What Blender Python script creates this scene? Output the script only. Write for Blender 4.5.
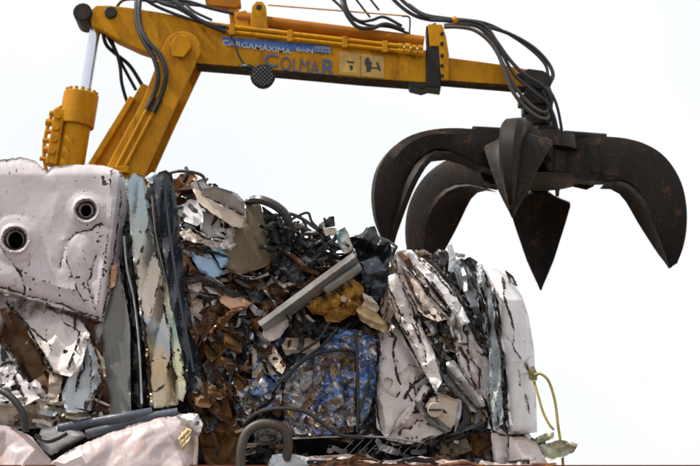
import bpy, math, random
import numpy as np
from mathutils import Vector, Matrix
from mathutils.geometry import delaunay_2d_cdt

# ------------------------------------------------------------------ scene, camera, sky, sun
for o in list(bpy.data.objects):
    bpy.data.objects.remove(o)
S = bpy.context.scene
COL = S.collection
PITCH = math.radians(13.0)
CAMZ = 1.6
FPX = 1800.0                       # focal length in photo pixels (700 px wide)
cam = bpy.data.cameras.new('camera')
camo = bpy.data.objects.new('camera', cam)
COL.objects.link(camo)
cam.sensor_width = 36.0
cam.lens = 36.0 * FPX / 700.0
cam.clip_start = 0.1
cam.clip_end = 6000
camo.location = (0, 0, CAMZ)
camo.rotation_euler = (math.pi / 2 + PITCH, 0, 0)
cam.dof.use_dof = True
cam.dof.focus_distance = 12.1
cam.dof.aperture_fstop = 3.0
S.camera = camo

SUN_EL, SUN_AZ = math.radians(57), math.radians(-101)     # azimuth from +Y (behind the bales) toward +X
world = bpy.data.worlds.new('World')
S.world = world
world.use_nodes = True
wn, wl = world.node_tree.nodes, world.node_tree.links
wn.clear()
wout = wn.new('ShaderNodeOutputWorld')
wbg = wn.new('ShaderNodeBackground')
wsky = wn.new('ShaderNodeTexSky')
wsky.sky_type = 'NISHITA'
wsky.sun_disc = False
wsky.sun_elevation = SUN_EL
wsky.sun_rotation = SUN_AZ
wsky.dust_density = 6.0
wtc = wn.new('ShaderNodeTexCoord')
wnoise = wn.new('ShaderNodeTexNoise')
wnoise.inputs['Scale'].default_value = 3.2
wnoise.inputs['Detail'].default_value = 4.0
wramp = wn.new('ShaderNodeValToRGB')
wramp.color_ramp.elements[0].position = 0.36
wramp.color_ramp.elements[0].color = (9.7, 9.95, 10.1, 1)
wramp.color_ramp.elements[1].position = 0.6
wramp.color_ramp.elements[1].color = (10.8, 10.7, 10.8, 1)
wmix = wn.new('ShaderNodeMixRGB')
wmix.inputs['Fac'].default_value = 0.85                    # thin bright overcast over the blue
wl.new(wtc.outputs['Generated'], wnoise.inputs['Vector'])
wl.new(wnoise.outputs['Fac'], wramp.inputs['Fac'])
wl.new(wsky.outputs['Color'], wmix.inputs['Color1'])
wl.new(wramp.outputs['Color'], wmix.inputs['Color2'])
wl.new(wmix.outputs['Color'], wbg.inputs['Color'])
wbg.inputs['Strength'].default_value = 0.1
wl.new(wbg.outputs['Background'], wout.inputs['Surface'])

sun = bpy.data.lights.new('sun', 'SUN')
sun.energy = 4.3
sun.angle = math.radians(0.6)
sun.color = (1.0, 0.93, 0.83)
suno = bpy.data.objects.new('sun', sun)
COL.objects.link(suno)
sd = Vector((math.sin(SUN_AZ) * math.cos(SUN_EL), math.cos(SUN_AZ) * math.cos(SUN_EL), math.sin(SUN_EL)))
suno.rotation_euler = sd.to_track_quat('Z', 'Y').to_euler()
suno.location = (10, 20, 30)

S.view_settings.view_transform = 'Standard'
S.view_settings.look = 'None'
S.view_settings.exposure = 0.15
S.view_settings.gamma = 1.0
S.view_settings.use_curve_mapping = False
S.render.engine = 'CYCLES'
S.cycles.max_bounces = 6
S.cycles.diffuse_bounces = 3

# ------------------------------------------------------------------ helpers
CP, SP = math.cos(PITCH), math.sin(PITCH)

def at(px, py, Y):
    """world point seen at photo pixel (px, py), standing Y metres from the camera"""
    dx = (px - 350.0) / FPX
    dz = (233.0 - py) / FPX
    dy = CP - dz * SP
    t = Y / dy
    return Vector((dx * t, Y, CAMZ + t * (SP + dz * CP)))

def at_np(px, py, Y):
    dx = (px - 350.0) / FPX
    dz = (233.0 - py) / FPX
    t = Y / (CP - dz * SP)
    return np.stack([dx * t, Y, CAMZ + t * (SP + dz * CP)], axis=-1)

def px_m(Y):
    return Y / FPX

def _hash(ix, iy, seed):
    h = (ix.astype(np.int64) * 374761393 + iy.astype(np.int64) * 668265263 + seed * 2147483647 + 1013904223) & 0xffffffff
    h = ((h ^ (h >> 13)) * 1274126177) & 0xffffffff
    h = ((h ^ (h >> 16)) * 2246822519) & 0xffffffff
    return ((h ^ (h >> 15)) & 0xffffff) / float(0xffffff)

def vnoise(x, y, seed=0):
    ix, iy = np.floor(x), np.floor(y)
    fx, fy = x - ix, y - iy
    fx = fx * fx * (3 - 2 * fx)
    fy = fy * fy * (3 - 2 * fy)
    a, b = _hash(ix, iy, seed), _hash(ix + 1, iy, seed)
    c, d = _hash(ix, iy + 1, seed), _hash(ix + 1, iy + 1, seed)
    return (a + (b - a) * fx) * (1 - fy) + (c + (d - c) * fx) * fy

def fbm(x, y, seed=0, n=4):
    s, a, t = 0, 1.0, 0
    for k in range(n):
        s = s + a * vnoise(x * 2 ** k, y * 2 ** k, seed + 17 * k)
        t += a
        a *= 0.5
    return s / t

def cells(x, y, seed=0):
    """distance to nearest / second nearest jittered site and a value per cell"""
    ix, iy = np.floor(x), np.floor(y)
    f1 = np.full(x.shape, 9.0)
    f2 = np.full(x.shape, 9.0)
    idv = np.zeros(x.shape)
    gx = np.zeros(x.shape); gy = np.zeros(x.shape)
    for dx in (-1, 0, 1):
        for dy in (-1, 0, 1):
            cx, cy = ix + dx, iy + dy
            sx = cx + 0.1 + 0.8 * _hash(cx, cy, seed)
            sy = cy + 0.1 + 0.8 * _hash(cx, cy, seed + 5)
            d = np.hypot(x - sx, y - sy)
            hv = _hash(cx, cy, seed + 9)
            closer = d < f1
            f2 = np.where(closer, f1, np.minimum(f2, d))
            idv = np.where(closer, hv, idv)
            gx = np.where(closer, x - sx, gx)
            gy = np.where(closer, y - sy, gy)
            f1 = np.where(closer, d, f1)
    return f1, f2, idv, gx, gy

def facets(x, y, seed=0):
    """piecewise flat crumple: heights on a triangle lattice; also distance to the nearest fold"""
    a_ = seed * 1.37
    x, y = x * math.cos(a_) - y * math.sin(a_), x * math.sin(a_) + y * math.cos(a_)
    x = x + y * .4
    ix, iy = np.floor(x), np.floor(y)
    fx, fy = x - ix, y - iy
    a, b = _hash(ix, iy, seed), _hash(ix + 1, iy, seed)
    c, d = _hash(ix, iy + 1, seed), _hash(ix + 1, iy + 1, seed)
    lo = fx + fy < 1
    v = np.where(lo, a + (b - a) * fx + (c - a) * fy, d + (c - d) * (1 - fx) + (b - d) * (1 - fy))
    e = np.where(lo, np.minimum(np.minimum(fx, fy), 1 - fx - fy), np.minimum(np.minimum(1 - fx, 1 - fy), fx + fy - 1))
    return v - .5, e

def seg_dist(px, py, line):
    d = np.full(px.shape, 1e9)
    for (ax, ay), (bx, by) in zip(line[:-1], line[1:]):
        vx, vy = bx - ax, by - ay
        L = vx * vx + vy * vy + 1e-9
        t = np.clip(((px - ax) * vx + (py - ay) * vy) / L, 0, 1)
        d = np.minimum(d, np.hypot(px - ax - t * vx, py - ay - t * vy))
    return d

def inside(px, py, poly):
    r = np.zeros(px.shape, bool)
    n = len(poly)
    for i in range(n):
        x0, y0 = poly[i]
        x1, y1 = poly[(i + 1) % n]
        c = ((y0 > py) != (y1 > py)) & (px < (x1 - x0) * (py - y0) / (y1 - y0 + 1e-12) + x0)
        r ^= c
    return r

def tag(o, label, cat, group=None):
    o['label'] = label
    o['category'] = cat
    if group:
        o['group'] = group
    return o

def thing(name, label, cat, loc, group=None):
    o = bpy.data.objects.new(name, None)
    o.empty_display_size = 0.2
    COL.objects.link(o)
    o.location = loc
    return tag(o, label, cat, group)

def world_loc(o):
    v = Vector((0, 0, 0))
    while o is not None:
        v = v + Vector(o.location)
        o = o.parent
    return v

def link_mesh(name, verts, faces, mat, parent=None, smooth=True, attrs=None):
    """verts in WORLD coordinates; origin at the mesh's centre"""
    V = np.asarray(verts, dtype=float)
    c = (V.min(0) + V.max(0)) / 2
    me = bpy.data.meshes.new(name)
    me.from_pydata((V - c).tolist(), [], faces)
    if smooth:
        me.polygons.foreach_set('use_smooth', np.ones(len(me.polygons), bool))
    if attrs:
        for k, a in attrs.items():
            at_ = me.attributes.new(k, 'FLOAT', 'POINT')
            at_.data.foreach_set('value', np.asarray(a, dtype=np.float32))
    me.update()
    if mat:
        me.materials.append(mat)
    o = bpy.data.objects.new(name, me)
    COL.objects.link(o)
    c = Vector(c)
    if parent:
        o.parent = parent
        c = c - world_loc(parent)
    o.location = c
    return o

class MB:
    """collects shapes in world coordinates into one mesh"""
    def __init__(s):
        s.v, s.f = [], []
    def add(s, vs, fs):
        b = len(s.v)
        s.v += [tuple(v) for v in vs]
        s.f += [tuple(i + b for i in f) for f in fs]
        return s
    def prism_px(s, poly, Y, depth):
        """photo-outline at distance Y, extruded straight back by depth"""
        n = len(poly)
        fr = [at(x, y, Y) for x, y in poly]
        return s.prism(fr, Vector((0, depth, 0)))
    def prism(s, fr, d):
        n = len(fr)
        bk = [p + d for p in fr]
        fs = [tuple(range(n)), tuple(range(2 * n - 1, n - 1, -1))]
        fs += [(i, i + n, (i + 1) % n + n, (i + 1) % n) for i in range(n)]
        return s.add(list(fr) + bk, fs)
    def box(s, c, d):
        c, d = Vector(c), Vector(d) / 2
        vs = [c + Vector((sx * d.x, sy * d.y, sz * d.z)) for sz in (-1, 1) for sx, sy in ((-1, -1), (1, -1), (1, 1), (-1, 1))]
        return s.add(vs, [(3, 2, 1, 0), (4, 5, 6, 7), (0, 1, 5, 4), (1, 2, 6, 5), (2, 3, 7, 6), (3, 0, 4, 7)])
    def tube(s, pts, rad, n=10, cap=True):
        pts = [Vector(p) for p in pts]
        rads = rad if isinstance(rad, (list, tuple)) else [rad] * len(pts)
        ref = None
        base = len(s.v)
        vs, fs = [], []
        for i, p in enumerate(pts):
            t = (pts[min(i + 1, len(pts) - 1)] - pts[max(i - 1, 0)])
            t.normalize()
            if ref is None:
                ref = Vector((0, 1, 0)) if abs(t.y) < 0.9 else Vector((1, 0, 0))
            a = (ref - t * ref.dot(t)).normalized()
            ref = a
            b = t.cross(a)
            for k in range(n):
                th = 2 * math.pi * k / n
                vs.append(p + (a * math.cos(th) + b * math.sin(th)) * rads[i])
        for i in range(len(pts) - 1):
            for k in range(n):
                fs.append((i * n + k, i * n + (k + 1) % n, (i + 1) * n + (k + 1) % n, (i + 1) * n + k))
        if cap:
            fs.append(tuple(range(n - 1, -1, -1)))
            fs.append(tuple((len(pts) - 1) * n + k for k in range(n)))
        return s.add(vs, fs)
    def cyl(s, a, b, r, r2=None, n=20):
        return s.tube([a, b], [r, r if r2 is None else r2], n)
    def build(s, name, mat, parent=None, smooth=False, bevel=0.0):
        o = link_mesh(name, s.v, s.f, mat, parent, smooth)
        if smooth:
            try:
                o.data.set_sharp_from_angle(angle=math.radians(38))
            except Exception:
                pass
        if bevel:
            m = o.modifiers.new('bevel', 'BEVEL')
            m.width = bevel
            m.segments = 2
            m.limit_method = 'ANGLE'
        return o

def smooth_path(pts, n=8):
    """Catmull-Rom through the points"""
    P = [Vector(p) for p in pts]
    P = [P[0] * 2 - P[1]] + P + [P[-1] * 2 - P[-2]]
    out = []
    for i in range(1, len(P) - 2):
        for k in range(n):
            t = k / n
            a, b, c, d = P[i - 1], P[i], P[i + 1], P[i + 2]
            out.append(0.5 * ((2 * b) + (c - a) * t + (2 * a - 5 * b + 4 * c - d) * t * t + (3 * b - a - 3 * c + d) * t ** 3))
    out.append(P[-2])
    return out

def hose(name, pts, rpx, mat, parent=None, n=8, Y=None, seg=7):
    """pts: (px, py, Y) list; a round hose through them"""
    W = [at(*p) for p in pts]
    Ym = sum(p[2] for p in pts) / len(pts)
    return MB().tube(smooth_path(W, seg), rpx * px_m(Ym), n).build(name, mat, parent, smooth=True)

def ribbon(name, pts, wpx, mat, parent, twist=1.0, a0=0.0, tpx=.5):
    """a torn ribbon of sheet metal, bent and twisted along its path"""
    P = [at(*p) for p in pts]
    Ym = sum(p[2] for p in pts) / len(pts)
    m = MB()
    vs, fs, wr = [], [], []
    ref = Vector((0, 1, 0))
    n = len(P)
    for i, p in enumerate(P):
        t = (P[min(i + 1, n - 1)] - P[max(i - 1, 0)]).normalized()
        a = (ref - t * ref.dot(t)).normalized()
        ref = a
        b = t.cross(a)
        th = a0 + twist * i / (n - 1)
        w = wpx * px_m(Ym) * (.55 + .45 * math.sin(math.pi * min(1, .15 + .85 * i / n)))
        k = tpx * px_m(Ym)
        u = a * math.cos(th) + b * math.sin(th)
        v = -a * math.sin(th) + b * math.cos(th)
        vs += [p + u * w + v * k, p - u * w + v * k * 1.0, p - u * w - v * k, p + u * w - v * k]
    for i in range(n - 1):
        for k in range(4):
            fs.append((i * 4 + k, i * 4 + (k + 1) % 4, (i + 1) * 4 + (k + 1) % 4, (i + 1) * 4 + k))
    fs += [(3, 2, 1, 0), tuple((n - 1) * 4 + k for k in range(4))]
    rg = random.Random(int(pts[0][0] * 31 + pts[0][1] * 7))
    return link_mesh(name, vs, fs, mat, parent, False, {'wear': [rg.choice((.1, .2, .5, .35)) for _ in vs]})

# ------------------------------------------------------------------ materials
_M = {}

def N(nt, typ, **kw):
    n = nt.nodes.new(typ)
    for k, v in kw.items():
        if k.startswith('i_'):
            n.inputs[k[2:].replace('_', ' ')].default_value = v
        else:
            setattr(n, k, v)
    return n

def metal(name, base, base2=None, chip=(.022, .019, .018), rust=(.13, .055, .022), rust_amt=.25, dirt=(.16, .115, .075), dirt_amt=.35,
          rough=.34, metallic=0.0, wear=1.0, scale=1.0, bump=.10, spec=.5, scratch=.35):
    """painted or bare sheet metal: colour drift, grime, rust patches, paint flaked off along the folds (attribute 'wear')"""
    if name in _M:
        return _M[name]
    m = bpy.data.materials.new(name)
    m.use_nodes = True
    nt = m.node_tree
    L = nt.links.new
    p = nt.nodes['Principled BSDF']
    tc = N(nt, 'ShaderNodeTexCoord')
    oi = N(nt, 'ShaderNodeObjectInfo')
    sh = N(nt, 'ShaderNodeVectorMath', operation='ADD')
    mul = N(nt, 'ShaderNodeMath', operation='MULTIPLY')
    mul.inputs[1].default_value = 37.0
    L(oi.outputs['Random'], mul.inputs[0])
    L(tc.outputs['Object'], sh.inputs[0])
    L(mul.outputs[0], sh.inputs[1])
    V = sh.outputs[0]

    def noise(sc, det=5, rgh=.6, vec=None):
        n = N(nt, 'ShaderNodeTexNoise')
        n.inputs['Scale'].default_value = sc * scale
        n.inputs['Detail'].default_value = det
        n.inputs['Roughness'].default_value = rgh
        L(vec or V, n.inputs['Vector'])
        return n.outputs['Fac']

    def ramp(fac, a, b):
        r = N(nt, 'ShaderNodeMapRange', interpolation_type='SMOOTHSTEP')
        r.inputs['From Min'].default_value = a
        r.inputs['From Max'].default_value = b
        L(fac, r.inputs['Value'])
        return r.outputs['Result']

    def mix(fac, a, b):
        x = N(nt, 'ShaderNodeMixRGB')
        for s_, v in ((0, fac), (1, a), (2, b)):
            if isinstance(v, (tuple, list)):
                x.inputs[s_].default_value = (*v[:3], 1)
            elif isinstance(v, (float, int)):
                x.inputs[s_].default_value = v
            else:
                L(v, x.inputs[s_])
        return x.outputs[0]

    def math2(op, a, b):
        x = N(nt, 'ShaderNodeMath', operation=op)
        for i, v in enumerate((a, b)):
            if isinstance(v, (int, float)):
                x.inputs[i].default_value = v
            else:
                L(v, x.inputs[i])
        return x.outputs[0]

    b2 = base2 or tuple(c * .78 for c in base)
    col = mix(ramp(noise(3.1, 3), .35, .68), base, b2)
    # grime in streaks running down
    mp = N(nt, 'ShaderNodeMapping')
    mp.inputs['Scale'].default_value = (5, 5, 1.1)
    L(V, mp.inputs['Vector'])
    d = ramp(noise(2.6, 6, .65, mp.outputs[0]), .48, .78)
    col = mix(math2('MULTIPLY', d, dirt_amt), col, dirt)
    d2 = ramp(noise(26, 5, .7), .52, .74)
    col = mix(math2('MULTIPLY', d2, dirt_amt * .55), col, dirt)
    # rust
    r = ramp(math2('ADD', math2('MULTIPLY', noise(7, 7, .68), .72), math2('MULTIPLY', noise(33, 4), .28)), .68 - .3 * rust_amt, .74 - .26 * rust_amt)
    rc = mix(noise(40, 4), tuple(c * .45 for c in rust), tuple(min(1, c * 1.7) for c in rust))
    col = mix(r, col, rc)
    # scratches
    if scratch:
        w = N(nt, 'ShaderNodeMapping')
        w.inputs['Rotation'].default_value = (.3, .6, .2)
        w.inputs['Scale'].default_value = (70, 70, 7)
        L(V, w.inputs['Vector'])
        sc = ramp(noise(1.0, 3, .5, w.outputs[0]), .66, .7)
        col = mix(math2('MULTIPLY', sc, scratch), col, chip)
    # flaked folds
    a = N(nt, 'ShaderNodeAttribute', attribute_name='wear')
    fl = math2('ADD', math2('ADD', math2('MULTIPLY', a.outputs['Fac'], wear), math2('MULTIPLY', math2('SUBTRACT', noise(52, 5, .7), .5), .9)), math2('MULTIPLY', math2('SUBTRACT', noise(14, 3, .6), .5), .45))
    fm = ramp(fl, .56, .65)
    col = mix(math2('MULTIPLY', ramp(fl, .40, .58), .5), col, tuple(.5 * (a_ * .35 + b_) for a_, b_ in zip(base, (.10, .08, .07))))
    cc = mix(ramp(noise(30, 4), .5, .66), chip, rust)
    col = mix(fm, col, cc)
    L(col, p.inputs['Base Color'])
    p.inputs['Metallic'].default_value = metallic
    p.inputs['Specular IOR Level'].default_value = spec
    ro = math2('ADD', math2('MULTIPLY', noise(11, 4), .35), rough - .16)
    ro = math2('MAXIMUM', ro, math2('MULTIPLY', fm, .75))
    L(ro, p.inputs['Roughness'])
    bp = N(nt, 'ShaderNodeBump')
    bp.inputs['Strength'].default_value = bump
    bp.inputs['Distance'].default_value = .02
    hgt = math2('SUBTRACT', math2('ADD', math2('MULTIPLY', noise(17, 6, .6), 1.0), math2('MULTIPLY', noise(80, 3), .15)), math2('MULTIPLY', fm, .2))
    L(hgt, bp.inputs['Height'])
    L(bp.outputs[0], p.inputs['Normal'])
    _M[name] = m
    return m

def palette(name, cols, scale=40, rough=.3, metallic=.6, dark=.35, warp=.5):
    """printed foil: little torn patches of many colours, crushed together"""
    if name in _M:
        return _M[name]
    m = bpy.data.materials.new(name)
    m.use_nodes = True
    nt = m.node_tree
    L = nt.links.new
    p = nt.nodes['Principled BSDF']
    tc = N(nt, 'ShaderNodeTexCoord')
    nz = N(nt, 'ShaderNodeTexNoise', i_Scale=scale * .8, i_Detail=4.0)
    L(tc.outputs['Object'], nz.inputs['Vector'])
    vm = N(nt, 'ShaderNodeVectorMath', operation='MULTIPLY_ADD')
    vm.inputs[1].default_value = (warp * .12,) * 3
    L(nz.outputs['Color'], vm.inputs[0])
    L(tc.outputs['Object'], vm.inputs[2])
    vo = N(nt, 'ShaderNodeTexVoronoi', i_Scale=scale)
    L(vm.outputs[0], vo.inputs['Vector'])
    sx = N(nt, 'ShaderNodeSeparateColor')
    L(vo.outputs['Color'], sx.inputs[0])
    big = N(nt, 'ShaderNodeTexNoise', i_Scale=scale * .22, i_Detail=2.0)
    L(tc.outputs['Object'], big.inputs['Vector'])
    av = N(nt, 'ShaderNodeMath', operation='MULTIPLY_ADD')
    av.inputs[1].default_value = .45
    L(sx.outputs[0], av.inputs[0])
    bm_ = N(nt, 'ShaderNodeMath', operation='MULTIPLY')
    bm_.inputs[1].default_value = .58
    L(big.outputs['Fac'], bm_.inputs[0])
    L(bm_.outputs[0], av.inputs[2])
    r = N(nt, 'ShaderNodeValToRGB')
    r.color_ramp.interpolation = 'CONSTANT'
    e = r.color_ramp.elements
    while len(e) < len(cols):
        e.new(.5)
    for i, c in enumerate(cols):
        e[i].position = .16 + .66 * i / len(cols)
        e[i].color = (*c, 1)
    L(av.outputs[0], r.inputs['Fac'])
    # finer print, with glints and dark gaps painted into each patch
    v2 = N(nt, 'ShaderNodeTexVoronoi', i_Scale=scale * 3.1)
    L(vm.outputs[0], v2.inputs['Vector'])
    s2 = N(nt, 'ShaderNodeSeparateColor')
    L(v2.outputs['Color'], s2.inputs[0])
    r2 = N(nt, 'ShaderNodeValToRGB')
    r2.color_ramp.interpolation = 'CONSTANT'
    e2 = r2.color_ramp.elements
    for q_, c_ in ((.12, (.06, .05, .045)), (.3, cols[1]), (.45, (.16, .14, .13)), (.62, cols[-1]), (.8, cols[2])):
        k_ = e2.new(q_)
        k_.color = (*c_, 1)
    L(s2.outputs[0], r2.inputs['Fac'])
    mm = N(nt, 'ShaderNodeMixRGB')
    mm.inputs[0].default_value = .22
    L(r.outputs[0], mm.inputs[1])
    L(r2.outputs[0], mm.inputs[2])
    r = mm
    n2 = N(nt, 'ShaderNodeTexNoise', i_Scale=60.0, i_Detail=5.0)
    L(tc.outputs['Object'], n2.inputs['Vector'])
    mr = N(nt, 'ShaderNodeMapRange')
    mr.inputs['From Min'].default_value = .5
    mr.inputs['From Max'].default_value = .62
    mr.inputs['To Max'].default_value = dark
    L(n2.outputs['Fac'], mr.inputs['Value'])
    a = N(nt, 'ShaderNodeAttribute', attribute_name='wear')
    mx = N(nt, 'ShaderNodeMath', operation='MAXIMUM')
    L(mr.outputs[0], mx.inputs[0])
    L(a.outputs['Fac'], mx.inputs[1])
    mc = N(nt, 'ShaderNodeMixRGB')
    mc.inputs[2].default_value = (.035, .03, .028, 1)
    L(mx.outputs[0], mc.inputs[0])
    L(r.outputs[0], mc.inputs[1])
    L(mc.outputs[0], p.inputs['Base Color'])
    p.inputs['Metallic'].default_value = metallic
    p.inputs['Roughness'].default_value = rough
    bp = N(nt, 'ShaderNodeBump', i_Strength=.6, i_Distance=.02)
    L(vo.outputs['Distance'], bp.inputs['Height'])
    L(bp.outputs[0], p.inputs['Normal'])
    _M[name] = m
    return m

def plain(name, base, rough=.5, metallic=0.0, vary=.25, scale=14, bump=.15):
    if name in _M:
        return _M[name]
    m = bpy.data.materials.new(name)
    m.use_nodes = True
    nt = m.node_tree
    L = nt.links.new
    p = nt.nodes['Principled BSDF']
    tc = N(nt, 'ShaderNodeTexCoord')
    nz = N(nt, 'ShaderNodeTexNoise', i_Scale=float(scale), i_Detail=6.0)
    L(tc.outputs['Object'], nz.inputs['Vector'])
    x = N(nt, 'ShaderNodeMixRGB')
    x.inputs[1].default_value = (*[c * (1 - vary) for c in base], 1)
    x.inputs[2].default_value = (*[min(1, c * (1 + vary)) for c in base], 1)
    L(nz.outputs['Fac'], x.inputs[0])
    L(x.outputs[0], p.inputs['Base Color'])
    p.inputs['Roughness'].default_value = rough
    p.inputs['Metallic'].default_value = metallic
    bp = N(nt, 'ShaderNodeBump', i_Strength=bump, i_Distance=.01)
    L(nz.outputs['Fac'], bp.inputs['Height'])
    L(bp.outputs[0], p.inputs['Normal'])
    _M[name] = m
    return m

PINK = metal('pinkish_white_paint', (.53, .495, .515), (.47, .445, .475), rust_amt=.05, dirt=(.34, .25, .23), dirt_amt=.35, rough=.30)
STAINED = metal('stained_pink_paint', (0.503, 0.444, 0.459), (0.488, 0.4, 0.385), rust=(.3, .13, .06), rust_amt=.16, dirt=(.52, .30, .24), dirt_amt=.75, rough=.32)
WHITE = metal('weathered_white_paint', (0.622, 0.588, 0.58), (0.554, 0.504, 0.487), rust_amt=.20, dirt=(.40, .29, .22), dirt_amt=.5, rough=.30)
WHITER = metal('clean_white_paint', (0.671, 0.662, 0.679), (0.611, 0.602, 0.636), rust_amt=.0, dirt_amt=.22, scratch=.2, rough=.26)
RUSTWHITE = metal('rust_stained_white_paint', (0.574, 0.508, 0.467), (0.525, 0.443, 0.394), rust=(.26, .12, .055), rust_amt=.5, dirt=(.44, .26, .15), dirt_amt=.5)
CREAM = metal('cream_paint', (0.527, 0.468, 0.383), rust_amt=.25, dirt_amt=.5)
BEIGE = metal('beige_paint', (0.512, 0.424, 0.352), rust_amt=.22)
BLUEWHITE = metal('bluish_white_paint', (0.468, 0.518, 0.561), rust_amt=.12, dirt_amt=.3, rough=.25)
GREY = metal('dull_grey_steel', (.135, .14, .135), rust_amt=.12, dirt_amt=.3, rough=.4)
LGREY = metal('light_grey_steel', (0.391, 0.387, 0.391), rust_amt=.12, metallic=.45, rough=.3)
BEAMG = metal('grey_green_beam_paint', (0.21, 0.217, 0.217), (0.14, 0.13, 0.119), rust_amt=.2, dirt=(.09, .06, .04), dirt_amt=.5, rough=.3)
DGREY = metal('dark_grey_steel', (.028, .029, .031), rust_amt=.2, dirt=(.06, .045, .03), dirt_amt=.3, rough=.36)
NAVY = metal('dark_navy_paint', (.016, .024, .040), rust_amt=.02, dirt_amt=.15, rough=.3, spec=.5)
BLUE = metal('light_blue_paint', (.20, .36, .58), (.26, .40, .55), rust_amt=.2, dirt_amt=.3, rough=.28)
BLACK = metal('black_plastic', (.007, .008, .010), rust_amt=.0, dirt_amt=.10, dirt=(.04, .035, .03), rough=.32, scratch=.1, spec=.4)
RUST = metal('rusty_steel', (.085, .038, .016), (.045, .020, .010), rust=(.19, .075, .022), rust_amt=.42, dirt=(.018, .013, .010), dirt_amt=.7, rough=.7, spec=.25)
BROWN = metal('brown_sheet', (0.117, 0.051, 0.011), (0.058, 0.026, 0.007), rust=(.15, .06, .016), rust_amt=.3, dirt=(.02, .013, .009), rough=.55, spec=.3)
OLIVE = metal('olive_brown_board', (.15, .115, .078), (.12, .093, .065), rust_amt=.12, dirt=(.06, .045, .03), rough=.8, spec=.2, scratch=.5)
PEACH = metal('peach_paint', (0.578, 0.348, 0.221), rust_amt=.25, dirt_amt=.25)
ORANGE = metal('orange_rust_paint', (0.255, 0.09, 0.019), rust_amt=.4)
YELLOW = metal('yellow_brown_foam', (.40, .215, .04), (.14, .06, .015), rust=(.22, .09, .02), rust_amt=.4, dirt=(.07, .04, .02), dirt_amt=.7, rough=.85, spec=.15, bump=.5, scratch=0)
STRAW = metal('straw_yellow_metal', (.62, .48, .27), rust=(.35, .16, .04), rust_amt=.35)
RUBBER = plain('black_rubber', (.016, .016, .018), .55)
RUBBERG = metal('grey_brown_rubber', (.065, .055, .045), rust_amt=.0, dirt=(.10, .08, .06), dirt_amt=.6, rough=.55)
BLUEHOSE = metal('slate_rubber', (.055, .07, .10), rust_amt=.0, dirt=(.12, .10, .085), dirt_amt=.6, bump=.3)
ALU = metal('bare_aluminium', (.52, .52, .53), rust_amt=.1, metallic=.75, rough=.38)
FOIL = palette('printed_can_foil', [(.26, .2, .17), (.55, .53, .52), (.10, .22, .5), (.32, .25, .2), (.66, .65, .64), (.26, .2, .17), (.08, .18, .5), (.42, .31, .12), (.30, .16, .13), (.66, .65, .65)], 10, .3, .4)
FOILB = palette('blue_can_foil', [(.10, .22, .52), (.14, .30, .60), (.10, .24, .55), (.5, .52, .6), (.09, .2, .48), (.62, .62, .65), (.16, .32, .6), (.3, .15, .12)], 11, .3, .4)
FOILS = palette('silver_can_foil', [(.55, .55, .55), (.24, .21, .2), (.62, .62, .63), (.08, .17, .45), (.45, .42, .4), (.3, .15, .1), (.62, .62, .62), (.1, .1, .1)], 14, .26, .75)

def rainbow(name, stops, metallic=.6):
    """heat-tinted, oil-stained plate: bands of colour up its length"""
    m = bpy.data.materials.new(name)
    m.use_nodes = True
    nt = m.node_tree
    L = nt.links.new
    p = nt.nodes['Principled BSDF']
    tc = N(nt, 'ShaderNodeTexCoord')
    sx = N(nt, 'ShaderNodeSeparateXYZ')
    L(tc.outputs['Object'], sx.inputs[0])
    mq = N(nt, 'ShaderNodeMapping')
    mq.inputs['Scale'].default_value = (16, 16, 2.2)
    L(tc.outputs['Object'], mq.inputs['Vector'])
    nz = N(nt, 'ShaderNodeTexNoise', i_Scale=1.0, i_Detail=6.0)
    L(mq.outputs[0], nz.inputs['Vector'])
    ma = N(nt, 'ShaderNodeMath', operation='MULTIPLY_ADD')
    ma.inputs[1].default_value = .42
    L(nz.outputs['Fac'], ma.inputs[0])
    mz = N(nt, 'ShaderNodeMapRange')
    mz.inputs['From Min'].default_value = -.85
    mz.inputs['From Max'].default_value = .85
    mz.inputs['To Min'].default_value = -.21
    mz.inputs['To Max'].default_value = .79
    L(sx.outputs['Z'], mz.inputs['Value'])
    L(mz.outputs[0], ma.inputs[2])
    r = N(nt, 'ShaderNodeValToRGB')
    e = r.color_ramp.elements
    while len(e) < len(stops):
        e.new(.5)
    for i, (q, c) in enumerate(stops):
        e[i].position = q
        e[i].color = (*c, 1)
    L(ma.outputs[0], r.inputs['Fac'])
    # tarry blotches
    mp = N(nt, 'ShaderNodeMapping')
    mp.inputs['Scale'].default_value = (22, 22, 14)
    L(tc.outputs['Object'], mp.inputs['Vector'])
    n2 = N(nt, 'ShaderNodeTexNoise', i_Scale=1.0, i_Detail=5.0)
    L(mp.outputs[0], n2.inputs['Vector'])
    a = N(nt, 'ShaderNodeAttribute', attribute_name='wear')
    ad = N(nt, 'ShaderNodeMath', operation='MULTIPLY_ADD')
    ad.inputs[1].default_value = .5
    L(a.outputs['Fac'], ad.inputs[0])
    L(n2.outputs['Fac'], ad.inputs[2])
    mr = N(nt, 'ShaderNodeMapRange')
    mr.inputs['From Min'].default_value = .66
    mr.inputs['From Max'].default_value = .74
    L(ad.outputs[0], mr.inputs['Value'])
    mc = N(nt, 'ShaderNodeMixRGB')
    mc.inputs[2].default_value = (.045, .03, .025, 1)
    L(mr.outputs[0], mc.inputs[0])
    L(r.outputs[0], mc.inputs[1])
    L(mc.outputs[0], p.inputs['Base Color'])
    p.inputs['Roughness'].default_value = .24
    p.inputs['Metallic'].default_value = metallic
    bp = N(nt, 'ShaderNodeBump', i_Strength=.12, i_Distance=.01)
    L(n2.outputs['Fac'], bp.inputs['Height'])
    L(bp.outputs[0], p.inputs['Normal'])
    return m

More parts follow.
